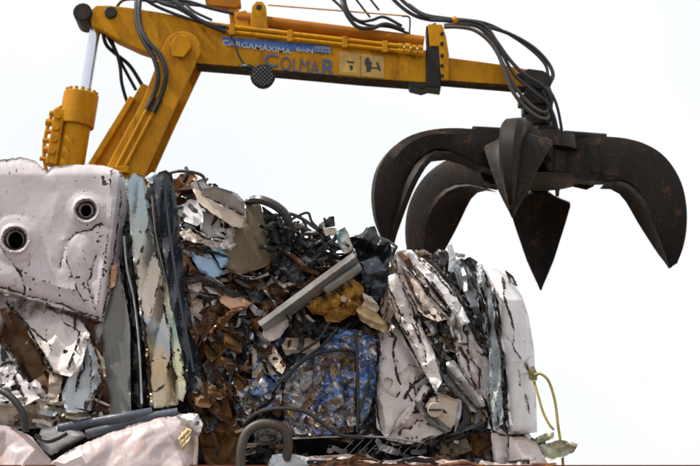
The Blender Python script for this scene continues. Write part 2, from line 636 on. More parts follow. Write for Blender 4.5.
RAINBOW = rainbow('heat_tinted_plate', [(.0, (0.515, 0.48, 0.366)), (.12, (0.436, 0.328, 0.202)), (.24, (0.496, 0.382, 0.245)), (.34, (0.297, 0.366, 0.423)), (.42, (0.526, 0.458, 0.378)), (.55, (0.441, 0.384, 0.316)), (.66, (0.329, 0.34, 0.306)), (.8, (0.331, 0.377, 0.377)), (.95, (0.334, 0.414, 0.448))])
RAINBOW2 = rainbow('oil_tinted_plate', [(.0, (0.297, 0.331, 0.365)), (.15, (0.521, 0.487, 0.316)), (.28, (0.437, 0.46, 0.3)), (.4, (0.253, 0.345, 0.322)), (.5, (0.485, 0.502, 0.365)), (.65, (0.167, 0.178, 0.161)), (.85, (0.065, 0.068, 0.065))])

def tri(x):
    return np.abs((x % 1.0) * 2 - 1)

def sheet(name, poly, Y, mat, parent=None, thick=.007, amp=.03, cell=26, fold=None, creases=(), curl=.004, curl_w=2.5, tilt=(0, 0), holes=(),
          seed=None, jag=.9, step=1.7, relief=None, label=None, pieces=.4, edge_wear=.5, kind=None, lip=.022, autoc=0):
    """a crushed sheet: outline poly in photo pixels standing Y metres away; everything else is depth"""
    global _SEED
    if seed is None:
        _SEED += 7
        seed = _SEED
    rng = random.Random(seed)
    # ragged resampled outline
    out = []
    n = len(poly)
    for i in range(n):
        x0, y0 = poly[i][:2]
        x1, y1 = poly[(i + 1) % n][:2]
        L = math.hypot(x1 - x0, y1 - y0)
        k = max(1, int(L / (step * 1.3)))
        nx, ny = (y1 - y0) / (L + 1e-6), -(x1 - x0) / (L + 1e-6)
        for q in range(k):
            t = q / k
            j = (rng.random() - .5) * jag * (0 if q == 0 else 1)
            out.append((x0 + (x1 - x0) * t + nx * j, y0 + (y1 - y0) * t + ny * j))
    P = np.array(out)
    hole_loops = []
    for (cx, cy, rx, ry) in holes:
        m = max(14, int(2 * math.pi * rx / step))
        hole_loops.append([(cx + rx * math.cos(2 * math.pi * q / m), cy + ry * math.sin(2 * math.pi * q / m)) for q in range(m)])
    # interior points
    x0, y0 = P.min(0)
    x1, y1 = P.max(0)
    gx, gy = np.meshgrid(np.arange(x0, x1, step), np.arange(y0, y1, step * .87))
    gx = gx + (np.arange(gx.shape[0]) % 2)[:, None] * step * .5
    gx, gy = gx.ravel(), gy.ravel()
    jr = np.random.RandomState(seed % 100000)
    gx = gx + (jr.rand(gx.size) - .5) * step * .35
    gy = gy + (jr.rand(gy.size) - .5) * step * .35
    ok = inside(gx, gy, out)
    gx, gy = gx[ok], gy[ok]
    ring = out + [out[0]]
    ed = seg_dist(gx, gy, ring)
    ok = ed > step * .55
    for hl in hole_loops:
        ok &= ~inside(gx, gy, hl)
        ok &= seg_dist(gx, gy, hl + [hl[0]]) > step * .5
    gx, gy = gx[ok], gy[ok]
    pts = [Vector(p) for p in out]
    edges = [(i, (i + 1) % len(out)) for i in range(len(out))]
    for hl in hole_loops:
        b = len(pts)
        pts += [Vector(p) for p in hl]
        edges += [(b + i, b + (i + 1) % len(hl)) for i in range(len(hl))]
    pts += [Vector((a, b)) for a, b in zip(gx.tolist(), gy.tolist())]
    vo, eo, fo, *_ = delaunay_2d_cdt(pts, edges, [], 1, 1e-5)
    V = np.array([(v.x, v.y) for v in vo])
    F = np.array(fo, dtype=int)
    if hole_loops:
        c = V[F].mean(1)
        keep = np.ones(len(F), bool)
        for hl in hole_loops:
            keep &= ~inside(c[:, 0], c[:, 1], hl)
        F = F[keep]
    px, py = V[:, 0], V[:, 1]
    ed = seg_dist(px, py, ring)
    # crumple, towards the camera
    s = 1.0 / cell
    wx = px * s + 1.1 * (fbm(px * s * .8, py * s * .8, seed, 3) - .5)
    wy = py * s + 1.1 * (fbm(px * s * .8, py * s * .8, seed + 3, 3) - .5)
    rid = 1 - np.abs(2 * fbm(wx * .9, wy * .9, seed + 11, 2) - 1) * 2.4
    f1, f2, idv, cgx, cgy = cells(wx * .8, wy * .8, seed + 21)
    bowl = np.minimum(f2 - f1, .45) / .45
    f1b, f2b, idb, bx_, by_ = cells(wx * 2.1, wy * 2.1, seed + 31)
    plane = (idv - .5) * 2 * cgx + (_hash(np.floor(idv * 9999), np.floor(idv * 777), 3) - .5) * 2 * cgy
    wfx, wfy = px * s + .9 * (fbm(px * s * 1.1, py * s * 1.1, seed + 2, 2) - .5), py * s + .9 * (fbm(px * s * 1.1, py * s * 1.1, seed + 4, 2) - .5)
    fa1, fe1 = facets(wfx * .8, wfy * .8, seed % 97 + 1)
    fa2, fe2 = facets(wfx * 1.9, wfy * 1.9, seed % 89 + 2)
    fa3, fe3 = facets(wfx * 4.3, wfy * 4.3, seed % 83 + 3)
    local = np.clip(vnoise(px * s * .5, py * s * .5, seed + 55) * 2.4 - .6, 0.1, 1)
    h = amp * (1.1 * (fbm(px * s * .45, py * s * .45, seed + 41, 2) - .5) + 2.6 * fa1 + 1.25 * fa2 * local + .5 * fa3 * local + .45 * rid * local
               + .7 * plane * np.clip(bowl * 1.5, 0, 1) + .10 * (fbm(px * .22, py * .22, seed + 51, 3) - .5))
    reg = vnoise(px * s * .7, py * s * .7, seed + 61)
    wear = np.clip(1 - fe1 / .05, 0, 1) * (reg > (1 - pieces)) * .60
    wear = np.maximum(wear, np.clip(1 - fe2 / .07, 0, 1) * (vnoise(px * s * 1.1, py * s * 1.1, seed + 63) > (1.06 - pieces * .8)) * .55)
    wear = np.maximum(wear, np.clip(1 - np.abs(rid - 1) / .09, 0, 1) * (vnoise(px * s * .6, py * s * .6, seed + 71) > (1.05 - pieces)) * .6)
    if fold:
        fa, lam, ang = fold
        u = (px * math.cos(ang) + py * math.sin(ang)) / lam + .8 * (fbm(px / lam * .35, py / lam * .35, seed + 81, 3) - .5)
        h = h + fa * (tri(u) - .5)
        wear = np.maximum(wear, np.clip(1 - np.abs(tri(u) - 1) / .16, 0, 1) * (vnoise(px * .05, py * .05, seed + 83) > .45) * .55)
    # buckles along the piece: paint cracked off, dark lines also painting the folds' shade
    creases = list(creases)
    if autoc:
        q_ = np.array([p_[:2] for p_ in poly], dtype=float)
        m_ = q_.mean(0)
        ev, evec = np.linalg.eigh(np.cov((q_ - m_).T))
        ax_, bx_2 = evec[:, 1], evec[:, 0]
        ra, rb = math.sqrt(ev[1]) * 1.5, math.sqrt(ev[0]) * 1.4
        for k in range(autoc):
            off = (k + .5) / autoc * 2 - 1 + rng.uniform(-.25, .25)
            t0 = rng.uniform(-1, .1)
            t1 = t0 + rng.uniform(.6, 1.3)
            sl = rng.uniform(-.5, .5)
            ln = []
            for i in range(6):
                t_ = t0 + (t1 - t0) * i / 5
                o_ = off + sl * (t_ - t0) + rng.uniform(-.16, .16)
                p_ = m_ + ax_ * ra * t_ + bx_2 * rb * o_
                ln.append((float(p_[0]), float(p_[1])))
            creases.append((ln, rng.choice((-1, 1)) * rng.uniform(.014, .034), rng.uniform(2, 5), rng.uniform(.62, .95), rng.uniform(.8, 2.6)))
    for c in creases:
        line, a, w = c[0], c[1], c[2]
        jx = 2.2 * (fbm(px * .16, py * .16, seed + 91, 2) - .5)
        jy = 2.2 * (fbm(px * .16, py * .16, seed + 95, 2) - .5)
        d = seg_dist(px + jx, py + jy, line)
        h = h + a * np.exp(-d / w)
        brk = .45 + 1.1 * vnoise(px * .11, py * .11, seed + 97)
        wear = np.maximum(wear, np.minimum(.95, (c[3] if len(c) > 3 else .75) * brk) * np.clip(1.15 - d / ((c[4] if len(c) > 4 else 1.5) * (.6 + .9 * vnoise(px * .2, py * .2, seed + 99))), 0, 1))
    if relief:
        rr = relief(px, py)
        if isinstance(rr, tuple):
            h = h + rr[0]
            wear = np.maximum(wear, rr[1])
        else:
            h = h + rr
    en = fbm(px * .09, py * .09, seed + 101, 3)
    wear = np.maximum(wear, (edge_wear + .25 * (en - .5)) * np.exp(-ed / (.9 + 5.5 * np.clip(en - .45, 0, 1) * 2)))
    h = h - curl * np.exp(-(ed / curl_w) ** 1.3)
    h = h + lip * np.clip(vnoise(px * .075, py * .075, seed + 111) * 5 - 2.5, -1, 1) * np.clip(1 - ed / 2.4, 0, 1)
    cx, cy = (x0 + x1) / 2, (y0 + y1) / 2
    D = Y - h + tilt[0] * (px - cx) * px_m(Y) + tilt[1] * (cy - py) * px_m(Y)
    W = at_np(px, py, D)
    B = W.copy()
    B[:, 1] += thick
    nV = len(W)
    # orientation: make the front face the camera
    a, b, c = W[F[:, 0]], W[F[:, 1]], W[F[:, 2]]
    nrm = np.cross(b - a, c - a)
    flip = nrm[:, 1] > 0
    F[flip] = F[flip][:, ::-1]
    E = {}
    for t in F.tolist():
        for i in range(3):
            E[(t[i], t[(i + 1) % 3])] = 1
    walls = [(a + 0, a + nV, b + nV, b) for (a, b) in E if (b, a) not in E]
    faces = F.tolist() + (F[:, ::-1] + nV).tolist() + [(w[3], w[2], w[1], w[0])[::-1] for w in walls]
    o = link_mesh(name, np.concatenate([W, B]), faces, mat, parent, True, {'wear': np.concatenate([wear, np.full(nV, .2)])})
    try:
        o.data.set_sharp_from_angle(angle=math.radians(24))
    except Exception:
        pass
    if label:
        o['label'] = label
    if kind:
        o['kind'] = kind
    return o
_SEED = 100

def beam(name, a, b, wpx, Y, mat, parent, depth=.06, lip=True, label=None):
    """a crushed pressed-steel beam with rolled lips, along a px line"""
    (ax, ay), (bx, by) = a, b
    L = math.hypot(bx - ax, by - ay)
    ux, uy = (bx - ax) / L, (by - ay) / L
    nx, ny = -uy, ux
    poly = []
    k = 7
    rng = random.Random(int(ax * 7 + by))
    for s_ in (1, -1):
        for i in range(k):
            t = i / (k - 1)
            if s_ < 0:
                t = 1 - t
            w = wpx / 2 * (1 + .1 * (rng.random() - .5))
            poly.append((ax + ux * L * t + nx * w * s_, ay + uy * L * t + ny * w * s_))
    def rel(px, py):
        q = ((px - ax) * nx + (py - ay) * ny) / (wpx / 2)
        return depth * (1.1 * np.clip((.25 - q) / .5, -1, .9) * np.where(q > -.35, 1, 0) + np.where(q <= -.35, .9 + (q + .35) * 1.6, 0)) - depth * .5 * np.clip((q - .7) * 3, 0, 1)
    return sheet(name, poly, Y, mat, parent, amp=.002, cell=40, curl=.02, curl_w=3, relief=rel, jag=.1, lip=.0, pieces=.05, step=1.0, label=label)

# ------------------------------------------------------------------ ground and the wagon that holds the scrap
YF = 12.0                                      # distance of the bales' front faces
def ground():
    n = 40
    g = MB()
    g.add([(-1500, -500, 0), (1500, -500, 0), (1500, 2500, 0), (-1500, 2500, 0)], [(0, 1, 2, 3)])
    o = g.build('ground', plain('packed_dirt', (.17, .135, .105), .9, vary=.3, scale=.6))
    o['kind'] = 'structure'
ground()

Z_RIM = at(350, 465.0, 11.78).z
Z_BASE = at(350, 462, 12.2).z
def wagon():
    red = metal('red_oxide_paint', (.16, .035, .02), rust_amt=.4, rough=.6)
    w = thing('scrap_wagon', 'red oxide steel wagon side carrying the bales along the bottom edge', 'wagon', (-.3, 12.6, 0))
    x0, x1 = -4.2, 3.2
    MB().box(((x0 + x1) / 2, 11.80, (Z_RIM + .9) / 2), (x1 - x0, .04, Z_RIM - .9)).build('side_board', red, w)
    MB().box(((x0 + x1) / 2, 13.75, (Z_RIM + .9) / 2), (x1 - x0, .04, Z_RIM - .9)).build('side_board', red, w)
    for x in (x0, x1):
        MB().box((x, 12.775, (Z_RIM + .9) / 2), (.04, 1.906, Z_RIM - .9)).build('end_board', red, w)
    MB().box(((x0 + x1) / 2, 12.775, .95), (x1 - x0 - .05, 1.9, .1)).build('floor', red, w)
    for i in range(8):
        x = x0 + .4 + i * (x1 - x0 - .8) / 7
        MB().box((x, 11.735, (Z_RIM + .75) / 2 - .05), (.1, .085, Z_RIM - .95)).build('rib', red, w, bevel=.008)
    for i in range(4):
        x = x0 + .9 + i * 1.85
        for y in (12.05, 13.5):
            wh = MB().cyl((x, y - .07, .45), (x, y + .07, .45), .45, n=28).build('wheel', DGREY, w, smooth=True)
            MB().cyl((x, y - .12, .45), (x, y + .12, .45), .1, n=16).build('hub', RUST, wh, smooth=True)
wagon()

# ------------------------------------------------------------------ the bales
SCRAP = palette('mixed_scrap', [(.012, .01, .009), (.03, .022, .016), (.05, .022, .01), (.02, .018, .018), (.06, .05, .04), (.015, .014, .015), (.04, .022, .011), (.09, .08, .075), (.02, .015, .012), (.03, .035, .045)], 16, .65, .1, .6, .8)  # core tones darkened so gaps read black: their shade is in the colour

def bale(label, x_mid, zbase=None):
    z = Z_BASE if zbase is None else zbase
    return thing('scrap_bale', label, 'scrap bale', (x_mid, YF + .6, z), 'bales of crushed scrap metal')

bL = bale('left bale wrapped in a pinkish white sheet with two dark holes', at(50, 300, YF).x)
bC = bale('middle bale of brown, black and blue crushed scrap with vertical plates', at(260, 300, YF).x)
bR = bale('right bale of crumpled white painted car body panels', at(460, 300, YF).x)
bD = bale('lower left bale topped by rust stained pinkish white sheets', at(70, 440, YF).x, 1.0)
bE = bale('lower right bale with a rusty orange edge under the white panels', at(400, 460, YF).x, 1.0)

def core(poly, parent, Y=YF + .32, thick=1.0, amp=.09, cell=20):
    return sheet('compacted_core', poly, Y, SCRAP, parent, thick=thick, amp=amp, cell=cell, curl=.06, step=2.4, jag=2.5)
core([(-110, 170), (0, 166), (40, 172), (110, 172), (120, 190), (130, 260), (150, 330), (160, 425), (-110, 425)], bL)
core([(130, 200), (172, 182), (200, 186), (225, 206), (252, 208), (262, 224), (282, 240), (300, 262), (330, 262), (352, 256), (372, 250), (386, 262), (395, 300), (390, 462), (160, 462), (150, 330)], bC)
core([(388, 262), (402, 256), (430, 262), (450, 258), (470, 268), (484, 274), (505, 288), (520, 312), (524, 430), (532, 463), (390, 463), (388, 330)], bR)
for bb, xa, xb in ((bD, -110, 232), (bE, 242, 545)):
    A, B = at(xa, 455, YF), at(xb, 455, YF)
    core([(xa, 432), (xa + 60, 428), ((xa + xb) / 2, 432), (xb - 30, 436), (xb, 440), (xb, 780), (xa, 780)], bb, Y=YF + .2, thick=1.35, amp=.06, cell=30)

CRUSHW = metal('crushed_flaking_white', (0.493, 0.468, 0.468), (0.306, 0.281, 0.281), rust=(.06, .035, .025), rust_amt=.6, dirt=(.10, .08, .07), dirt_amt=.6)
sheet('crushed_skin', [(386, 258), (402, 252), (430, 256), (440, 252), (452, 258), (470, 260), (486, 268), (506, 282), (522, 306), (528, 350), (530, 430), (534, 462), (384, 460), (376, 430), (378, 330)], YF + .06, CRUSHW, bR, amp=.05, cell=17, fold=(.09, 15, -.45), pieces=.9, step=1.6, jag=2)
sheet('crushed_skin', [(172, 178), (200, 180), (240, 204), (246, 240), (270, 262), (282, 300), (270, 340), (250, 360), (246, 462), (204, 462), (200, 380), (184, 310), (176, 240)], YF + .06, RUST, bC, amp=.06, cell=16, fold=(.07, 14, .5), pieces=.8, step=1.7, jag=2)
sheet('crushed_skin', [(262, 212), (278, 214), (292, 232), (308, 250), (340, 256), (356, 250), (384, 248), (396, 262), (384, 330), (340, 350), (290, 350), (268, 300), (264, 250)], YF + .12, DGREY, bC, amp=.06, cell=15, fold=(.07, 12, .8), pieces=.6, step=1.7, jag=2)
sheet('crushed_skin', [(250, 330), (300, 330), (380, 330), (384, 440), (430, 440), (430, 464), (244, 464), (244, 380)], YF + .06, FOILS, bC, amp=.06, cell=13, fold=(.05, 12, .8), pieces=.7, step=1.7, jag=2)
sheet('crushed_skin', [(-40, 290), (0, 292), (60, 306), (104, 320), (108, 420), (-40, 424)], YF + .1, CRUSHW, bL, amp=.06, cell=18, fold=(.06, 16, .4), pieces=.8, step=1.8)

# ---- left bale
def tank_relief(px, py):
    h = np.zeros_like(px)
    w = np.zeros_like(px)
    for cx, cy, r0, r1, a in ((86, 210, 9.5, 19, .018), (15, 239, 11, 24, .026)):
        d = np.hypot((px - cx) * .95, py - cy)
        h += a * np.clip(1 - (d - r0) / (r1 - r0), 0, 1) ** .6 * (d > r0)
        h += (-.075 * np.clip((r0 + 1.5 - d) / 4.5, 0, 1))
        h += .022 * np.exp(-((d - r0 - 2.4) / 1.5) ** 2)
        w = np.maximum(w, .85 * np.clip(1.3 - np.abs(d - r0 + 1.2) / 2.1, 0, 1))
        ang = np.arctan2(py - cy, px - cx)
        w = np.maximum(w, .62 * np.clip(1.1 - np.abs(d - r1) / 1.3, 0, 1) * (vnoise(ang * 2.3 + 9, d * 0, 4) > .42))
    # the right edge folds round the corner
    xe = 119 - (py - 180) * .13
    h -= .9 * px_m(YF) * np.clip(px - xe, 0, 30) * 1.6
    # rolled top edge
    yt = 168 + 0 * px
    h -= .003 * np.clip(yt + 6 - py, 0, 30)
    # peppered paint loss, upper right corner and lower third
    pep = fbm(px * .30, py * .26, 777, 4)
    zone = np.exp(-(((px - 109) / 13) ** 2 + ((py - 181) / 16) ** 2)) + .85 * np.exp(-(((py - 285) / 16) ** 2)) * (px > 20) * .85 + .9 * np.exp(-(((px - 8) / 14) ** 2 + ((py - 168) / 7) ** 2)) + .7 * np.exp(-(((px - 100) / 12) ** 2 + ((py - 245) / 26) ** 2))
    w = np.maximum(w, np.clip((pep - .735 + .17 * zone) * 9, 0, .8))
    return h, w

sheet('holed_sheet', [(-60, 162), (-20, 160), (0, 160), (22, 157), (36, 161), (43, 168), (47, 171), (53, 166), (70, 165), (92, 164), (112, 167), (121, 172), (127, 182), (126, 215), (121, 255), (113, 292), (104, 323), (98, 320), (72, 312), (40, 303), (0, 291), (-60, 280)],
      YF - .06, PINK, bL, amp=.010, cell=70, curl=.03, curl_w=4, holes=[(15.5, 240, 7.5, 8.5), (86, 210.5, 5.5, 6)], thick=.02, relief=tank_relief, pieces=.12, seed=31, edge_wear=.62,
      creases=[([(60, 268), (66, 242), (76, 233), (92, 229), (100, 223), (110, 229)], -.022, 3, .8, 1.3), ([(64, 240), (67, 262), (76, 288), (84, 302)], .024, 4, .8, 1.3), ([(81, 247), (86, 263)], .012, 3, .7, 1),
               ([(96, 256), (88, 284), (92, 302), (99, 318)], -.026, 4, .82, 1.5), ([(0, 246), (12, 262), (21, 274), (25, 292)], -.035, 4, .85, 1.9), ([(109, 172), (112, 200), (107, 245), (97, 305)], .012, 4, .7, 1.2), ([(120, 172), (121, 200), (114, 255), (103, 318)], .0, 3, .85, 1.5),
               ([(42, 281), (58, 286), (74, 290)], .015, 4, .75, 1.1), ([(0, 287), (30, 296), (60, 304), (98, 318)], -.02, 3, .85, 1.8), ([(20, 272), (28, 266), (30, 261)], -.01, 3, .8, 1.5), ([(45, 168), (60, 190), (50, 225)], .012, 14, 0)],
      label='pinkish white sheet with two round dark holes and flaked folds')
# added near-black tubes, painting in the shade inside the two holes
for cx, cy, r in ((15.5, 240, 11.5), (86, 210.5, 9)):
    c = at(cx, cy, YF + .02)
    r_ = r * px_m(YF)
    MB().tube([c, c + Vector((0, .02, 0)), c + Vector((0, .26, 0)), c + Vector((0, .262, 0)), c + Vector((0, .27, 0))], [r_, r_ * .97, r_ * .95, .004, .003], 20, cap=False).build('hole_shade_tube', plain('hole_shade_black', (.006, .006, .006), .9), bL, smooth=True)
sheet('torn_panel', [(6, 298), (20, 301), (50, 309), (80, 320), (90, 334), (86, 350), (79, 372), (70, 377), (53, 372), (36, 345), (20, 322)], YF + .02, WHITE, bL, autoc=3, amp=.03, cell=34, fold=(.035, 24, .35), pieces=.5, tilt=(-.2, .5), creases=[([(24, 318), (38, 340), (54, 372)], .03, 4, .6), ([(60, 316), (68, 345), (72, 372)], .025, 7, .2)])
sheet('torn_panel', [(-20, 298), (8, 302), (22, 320), (36, 344), (51, 372), (50, 402), (38, 398), (22, 365), (0, 345), (-20, 335)], YF + .1, BROWN, bL, autoc=3, amp=.04, cell=28, tilt=(-.5, 0), label='dark brown torn panel')
sheet('torn_panel', [(-25, 335), (0, 343), (9, 351), (22, 374), (40, 398), (24, 406), (-25, 404)], YF - .02, PINK, bL, autoc=3, amp=.03, cell=26, tilt=(-.3, .5), pieces=.5, creases=[([(0, 366), (10, 362), (20, 372)], -.02, 4, .85, 3)])
sheet('crushed_cap', [(28, 384), (36, 379), (46, 383), (50, 394), (46, 402), (36, 401)], YF - .05, PINK, bL, amp=.01, cell=20, curl=.07, curl_w=5)
sheet('torn_panel', [(84, 329), (91, 340), (99, 362), (102, 385), (97, 396), (90, 412), (66, 413), (61, 396), (68, 378), (77, 350)], YF - .03, BLUEWHITE, bL, autoc=3, amp=.03, cell=24, tilt=(.3, .2), pieces=.3,
      creases=[([(83, 338), (81, 360), (79, 378), (76, 392)], -.03, 4, .85, 2.2), ([(86, 340), (91, 360), (91, 376)], .03, 4, .85, 2.2), ([(99, 388), (92, 395), (86, 408)], .02, 3, .85, 2.5)], label='pale bluish panel with flaked rusty folds')
sheet('torn_strip', [(90, 347), (98, 350), (104, 358), (106, 376), (100, 379), (95, 365)], YF - .01, CREAM, bL, amp=.02, cell=18)
sheet('rusty_strip', [(84, 318), (102, 322), (103, 354), (94, 350), (88, 334)], YF + .05, RUST, bL, amp=.02, cell=16)
sheet('torn_strip', [(50, 371), (63, 375), (58, 402), (47, 403)], YF - .04, BEIGE, bL, amp=.02, cell=15)
sheet('torn_strip', [(-20, 400), (30, 397), (60, 401), (102, 411), (104, 426), (60, 428), (-20, 430)], YF - .02, CREAM, bL, amp=.05, cell=17, pieces=.7, tilt=(0, -.6))
sheet('rusty_strip', [(96, 388), (103, 380), (109, 392), (109, 415), (92, 414)], YF - .02, RUST, bL, amp=.03, cell=12)
sheet('rusty_strip', [(111, 266), (116, 262), (118, 272), (115, 286), (110, 288)], YF - .03, PEACH, bL, amp=.02, cell=10)

# ---- middle bale: the upright plates
sheet('upright_plate', [(102, 326), (106, 312), (113, 290), (119, 262), (124, 290), (130, 325), (131, 413), (109, 416), (104, 385)], YF - .02, GREY, bC, jag=.25, amp=.005, cell=50, tilt=(-.25, 0), pieces=.1, label='plain dull grey upright plate')
sheet('upright_plate', [(122, 228), (128, 222), (134, 262), (141, 320), (147, 404), (139, 410), (132, 398), (131, 330), (124, 280)], YF + .03, BLACK, bC, amp=.02, cell=24)  # black strip painting in the shaded gap between the plates
hose('plate_edge', [(124, 236, YF - .02), (127, 268, YF - .02), (134, 300, YF - .03), (139, 345, YF - .03), (142, 404, YF - .03)], 1.2, BLUEWHITE, bC)
sheet('upright_plate', [(125, 180), (134, 173), (144, 176), (150, 212), (158, 258), (168, 310), (174, 350), (179, 404), (168, 409), (150, 411), (146, 360), (139, 305), (132, 250)], YF - .08, RAINBOW, bC, jag=.25, amp=.005, cell=50, tilt=(.35, 0), fold=(.03, 26, .18), pieces=.2, label='heat tinted plate with gold, blue and pale green bands',
      creases=[([(140, 300), (146, 340), (152, 408)], .03, 2.5, .7, 2.5)])
sheet('upright_plate', [(147, 206), (153, 222), (160, 262), (172, 302), (181, 340), (187, 390), (183, 402), (176, 400), (172, 355), (162, 300), (152, 250)], YF - .05, RAINBOW2, bC, jag=.25, amp=.005, cell=50, tilt=(-.6, 0), label='narrow green and yellow tinted plate')
sheet('upright_plate', [(141, 192), (150, 182), (156, 179), (160, 230), (164, 268), (158, 272), (150, 230)], YF + .02, DGREY, bC, amp=.015, cell=24)
hose('plate_edge', [(152, 196, YF - .03), (156, 235, YF - .04), (166, 280, YF - .04), (177, 322, YF - .04), (184, 358, YF - .03)], 1.0, LGREY, bC)
sheet('upright_plate', [(153, 180), (159, 172), (166, 170), (172, 174), (177, 205), (183, 262), (191, 318), (201, 368), (206, 392), (188, 394), (181, 352), (172, 308), (163, 250)], YF - .12, NAVY, bC, jag=.25, amp=.005, cell=50, tilt=(.3, 0), fold=(.05, 16, .16), pieces=.1, label='dark navy upright plate with folded ribs')
sheet('upright_plate', [(144, 178), (152, 172), (158, 174), (152, 184)], YF + .0, BLUEWHITE, bC, amp=.01, cell=14)
hose('plate_rib', [(163, 176, YF - .16), (170, 235, YF - .17), (180, 300, YF - .17), (194, 372, YF - .16)], 1.6, NAVY, bC)

# ---- middle bale: top left
Yc = YF
sheet('torn_panel', [(172, 186), (180, 174), (192, 172), (198, 178), (190, 186), (178, 194)], Yc + .05, ORANGE, bC, amp=.03, cell=14)
hose('bent_strap', [(169, 173, Yc - .02), (180, 171, Yc - .05), (196, 173, Yc - .06), (204, 178, Yc - .03), (203, 190, Yc)], 1.7, DGREY, bC)
hose('bent_strap', [(186, 168, Yc), (188, 174, Yc - .06), (184, 182, Yc - .02)], 2.0, BLACK, bC)
sheet('torn_panel', [(190, 184), (196, 179), (202, 184), (204, 196), (216, 202), (243, 216), (244, 229), (232, 226), (212, 213), (198, 202)], Yc - .08, BEIGE, bC, amp=.012, cell=26, pieces=.15, tilt=(.2, .4), label='beige painted strip folded over at its upper end')
sheet('torn_panel', [(196, 181), (203, 178), (208, 188), (202, 196)], Yc - .11, LGREY, bC, amp=.015, cell=12)
sheet('torn_panel', [(203, 194), (206, 189), (216, 186), (236, 193), (245, 201), (244, 215), (228, 209), (212, 200)], Yc - .11, LGREY, bC, amp=.012, cell=40, pieces=.15, tilt=(.3, -.5), creases=[([(203, 196), (226, 206), (244, 216)], -.02, 2, .8, 1.3)])
sheet('torn_panel', [(182, 205), (190, 199), (197, 200), (203, 214), (203, 222), (197, 226), (184, 221), (181, 213)], Yc - .07, WHITER, bC, amp=.014, cell=24, pieces=.1, tilt=(-.2, .2))
sheet('torn_panel', [(200, 206), (214, 211), (221, 222), (221, 240), (208, 240), (200, 230)], Yc - .0, PINK, bC, amp=.012, cell=28, pieces=.1, tilt=(.2, .1))
sheet('torn_panel', [(172, 208), (183, 203), (184, 222), (196, 228), (186, 232), (174, 222)], Yc + .0, LGREY, bC, amp=.03, cell=14)
sheet('brown_board', [(220, 250), (228, 232), (238, 228), (246, 222), (246, 204), (257, 199), (261, 206), (266, 230), (272, 256), (270, 264), (262, 268), (240, 275), (230, 272), (222, 264)], Yc - .02, OLIVE, bC, amp=.008, cell=60, curl=.02, tilt=(.3, .2), pieces=.08, jag=.4, label='olive brown board with rounded lower corner')
sheet('torn_panel', [(243, 200), (254, 195), (259, 197), (257, 203), (246, 206)], Yc + .0, DGREY, bC, amp=.015, cell=12)
sheet('torn_panel', [(189, 249), (198, 247), (210, 254), (219, 264), (225, 274), (214, 278), (200, 272), (194, 262)], Yc - .07, BLUE, bC, amp=.015, cell=22, pieces=.3, tilt=(.2, .3), creases=[([(190, 252), (206, 257), (222, 262)], .02, 2, .8, 1.6)], label='light blue torn panel')
sheet('torn_panel', [(211, 249), (220, 247), (228, 256), (229, 266), (221, 268)], Yc - .09, BLUE, bC, amp=.025, cell=12)
sheet('torn_panel', [(176, 246), (186, 248), (194, 268), (198, 276), (184, 274), (178, 262)], Yc - .0, STRAW, bC, amp=.02, cell=14)
for poly, m in (([(178, 232), (192, 228), (210, 236), (214, 243), (196, 243), (184, 240)], RUSTWHITE), ([(196, 240), (216, 238), (236, 244), (232, 252), (214, 250)], WHITE), ([(224, 230), (234, 226), (236, 238), (228, 242)], LGREY), ([(176, 240), (192, 242), (212, 250), (206, 254), (184, 248)], RUST), ([(222, 240), (232, 236), (234, 246), (226, 250)], WHITER)):
    sheet('torn_strip', poly, Yc - .07, m, bC, amp=.028, cell=11, tilt=(0, random.Random(len(poly)).uniform(-.6, .6)))
sheet('torn_strip', [(178, 279), (198, 273), (214, 279), (234, 290), (252, 299), (276, 303), (268, 308), (244, 304), (222, 292), (200, 282)], Yc - .09, DGREY, bC, amp=.015, cell=24, tilt=(0, -.5))
sheet('torn_panel', [(215, 284), (228, 288), (240, 294), (253, 302), (247, 308), (232, 310), (221, 303)], Yc - .07, PEACH, bC, amp=.012, cell=24, pieces=.1, tilt=(0, .4), label='peach coloured torn patch')
sheet('torn_panel', [(182, 285), (201, 282), (203, 291), (192, 300), (184, 302)], Yc - .04, WHITE, bC, amp=.02, cell=16)
sheet('torn_panel', [(188, 300), (197, 296), (206, 304), (205, 322), (198, 342), (190, 330)], Yc - .02, RUSTWHITE, bC, amp=.02, cell=18)

# ---- middle bale: rusty brown mass on the left
rr = random.Random(5)
for poly, m, y in (([(196, 330), (210, 306), (222, 300), (228, 308), (214, 328), (204, 342)], RUST, -.07), ([(203, 345), (212, 322), (230, 318), (234, 340), (222, 358), (208, 362)], BROWN, -.02), ([(222, 312), (250, 308), (262, 318), (252, 336), (236, 346), (226, 336)], RUST, -.0),
                   ([(240, 320), (262, 300), (272, 306), (258, 330), (246, 350), (238, 346)], BROWN, -.05), ([(206, 360), (224, 350), (240, 360), (238, 380), (222, 384), (210, 378)], RUST, -.04), ([(228, 346), (244, 340), (250, 356), (246, 372), (236, 372)], DGREY, -.02),
                   ([(186, 396), (204, 384), (216, 386), (228, 398), (232, 418), (214, 424), (198, 418)], BROWN, -.1), ([(198, 418), (216, 416), (236, 410), (242, 436), (240, 468), (206, 468), (200, 440)], BROWN, -.06), ([(200, 374), (214, 370), (222, 384), (214, 392), (204, 388)], ORANGE, -.06),
                   ([(250, 300), (276, 296), (288, 304), (268, 316), (254, 314)], RUST, -.02), ([(266, 282), (290, 276), (300, 286), (284, 300), (268, 298)], BROWN, .03), ([(228, 284), (250, 280), (268, 290), (262, 302), (246, 298)], RUST, .04)):
    sheet('rusty_panel', poly, Yc + y, m, bC, autoc=3, amp=.045, cell=18, pieces=.5, tilt=(rr.uniform(-.6, .6), rr.uniform(-.4, .6)))
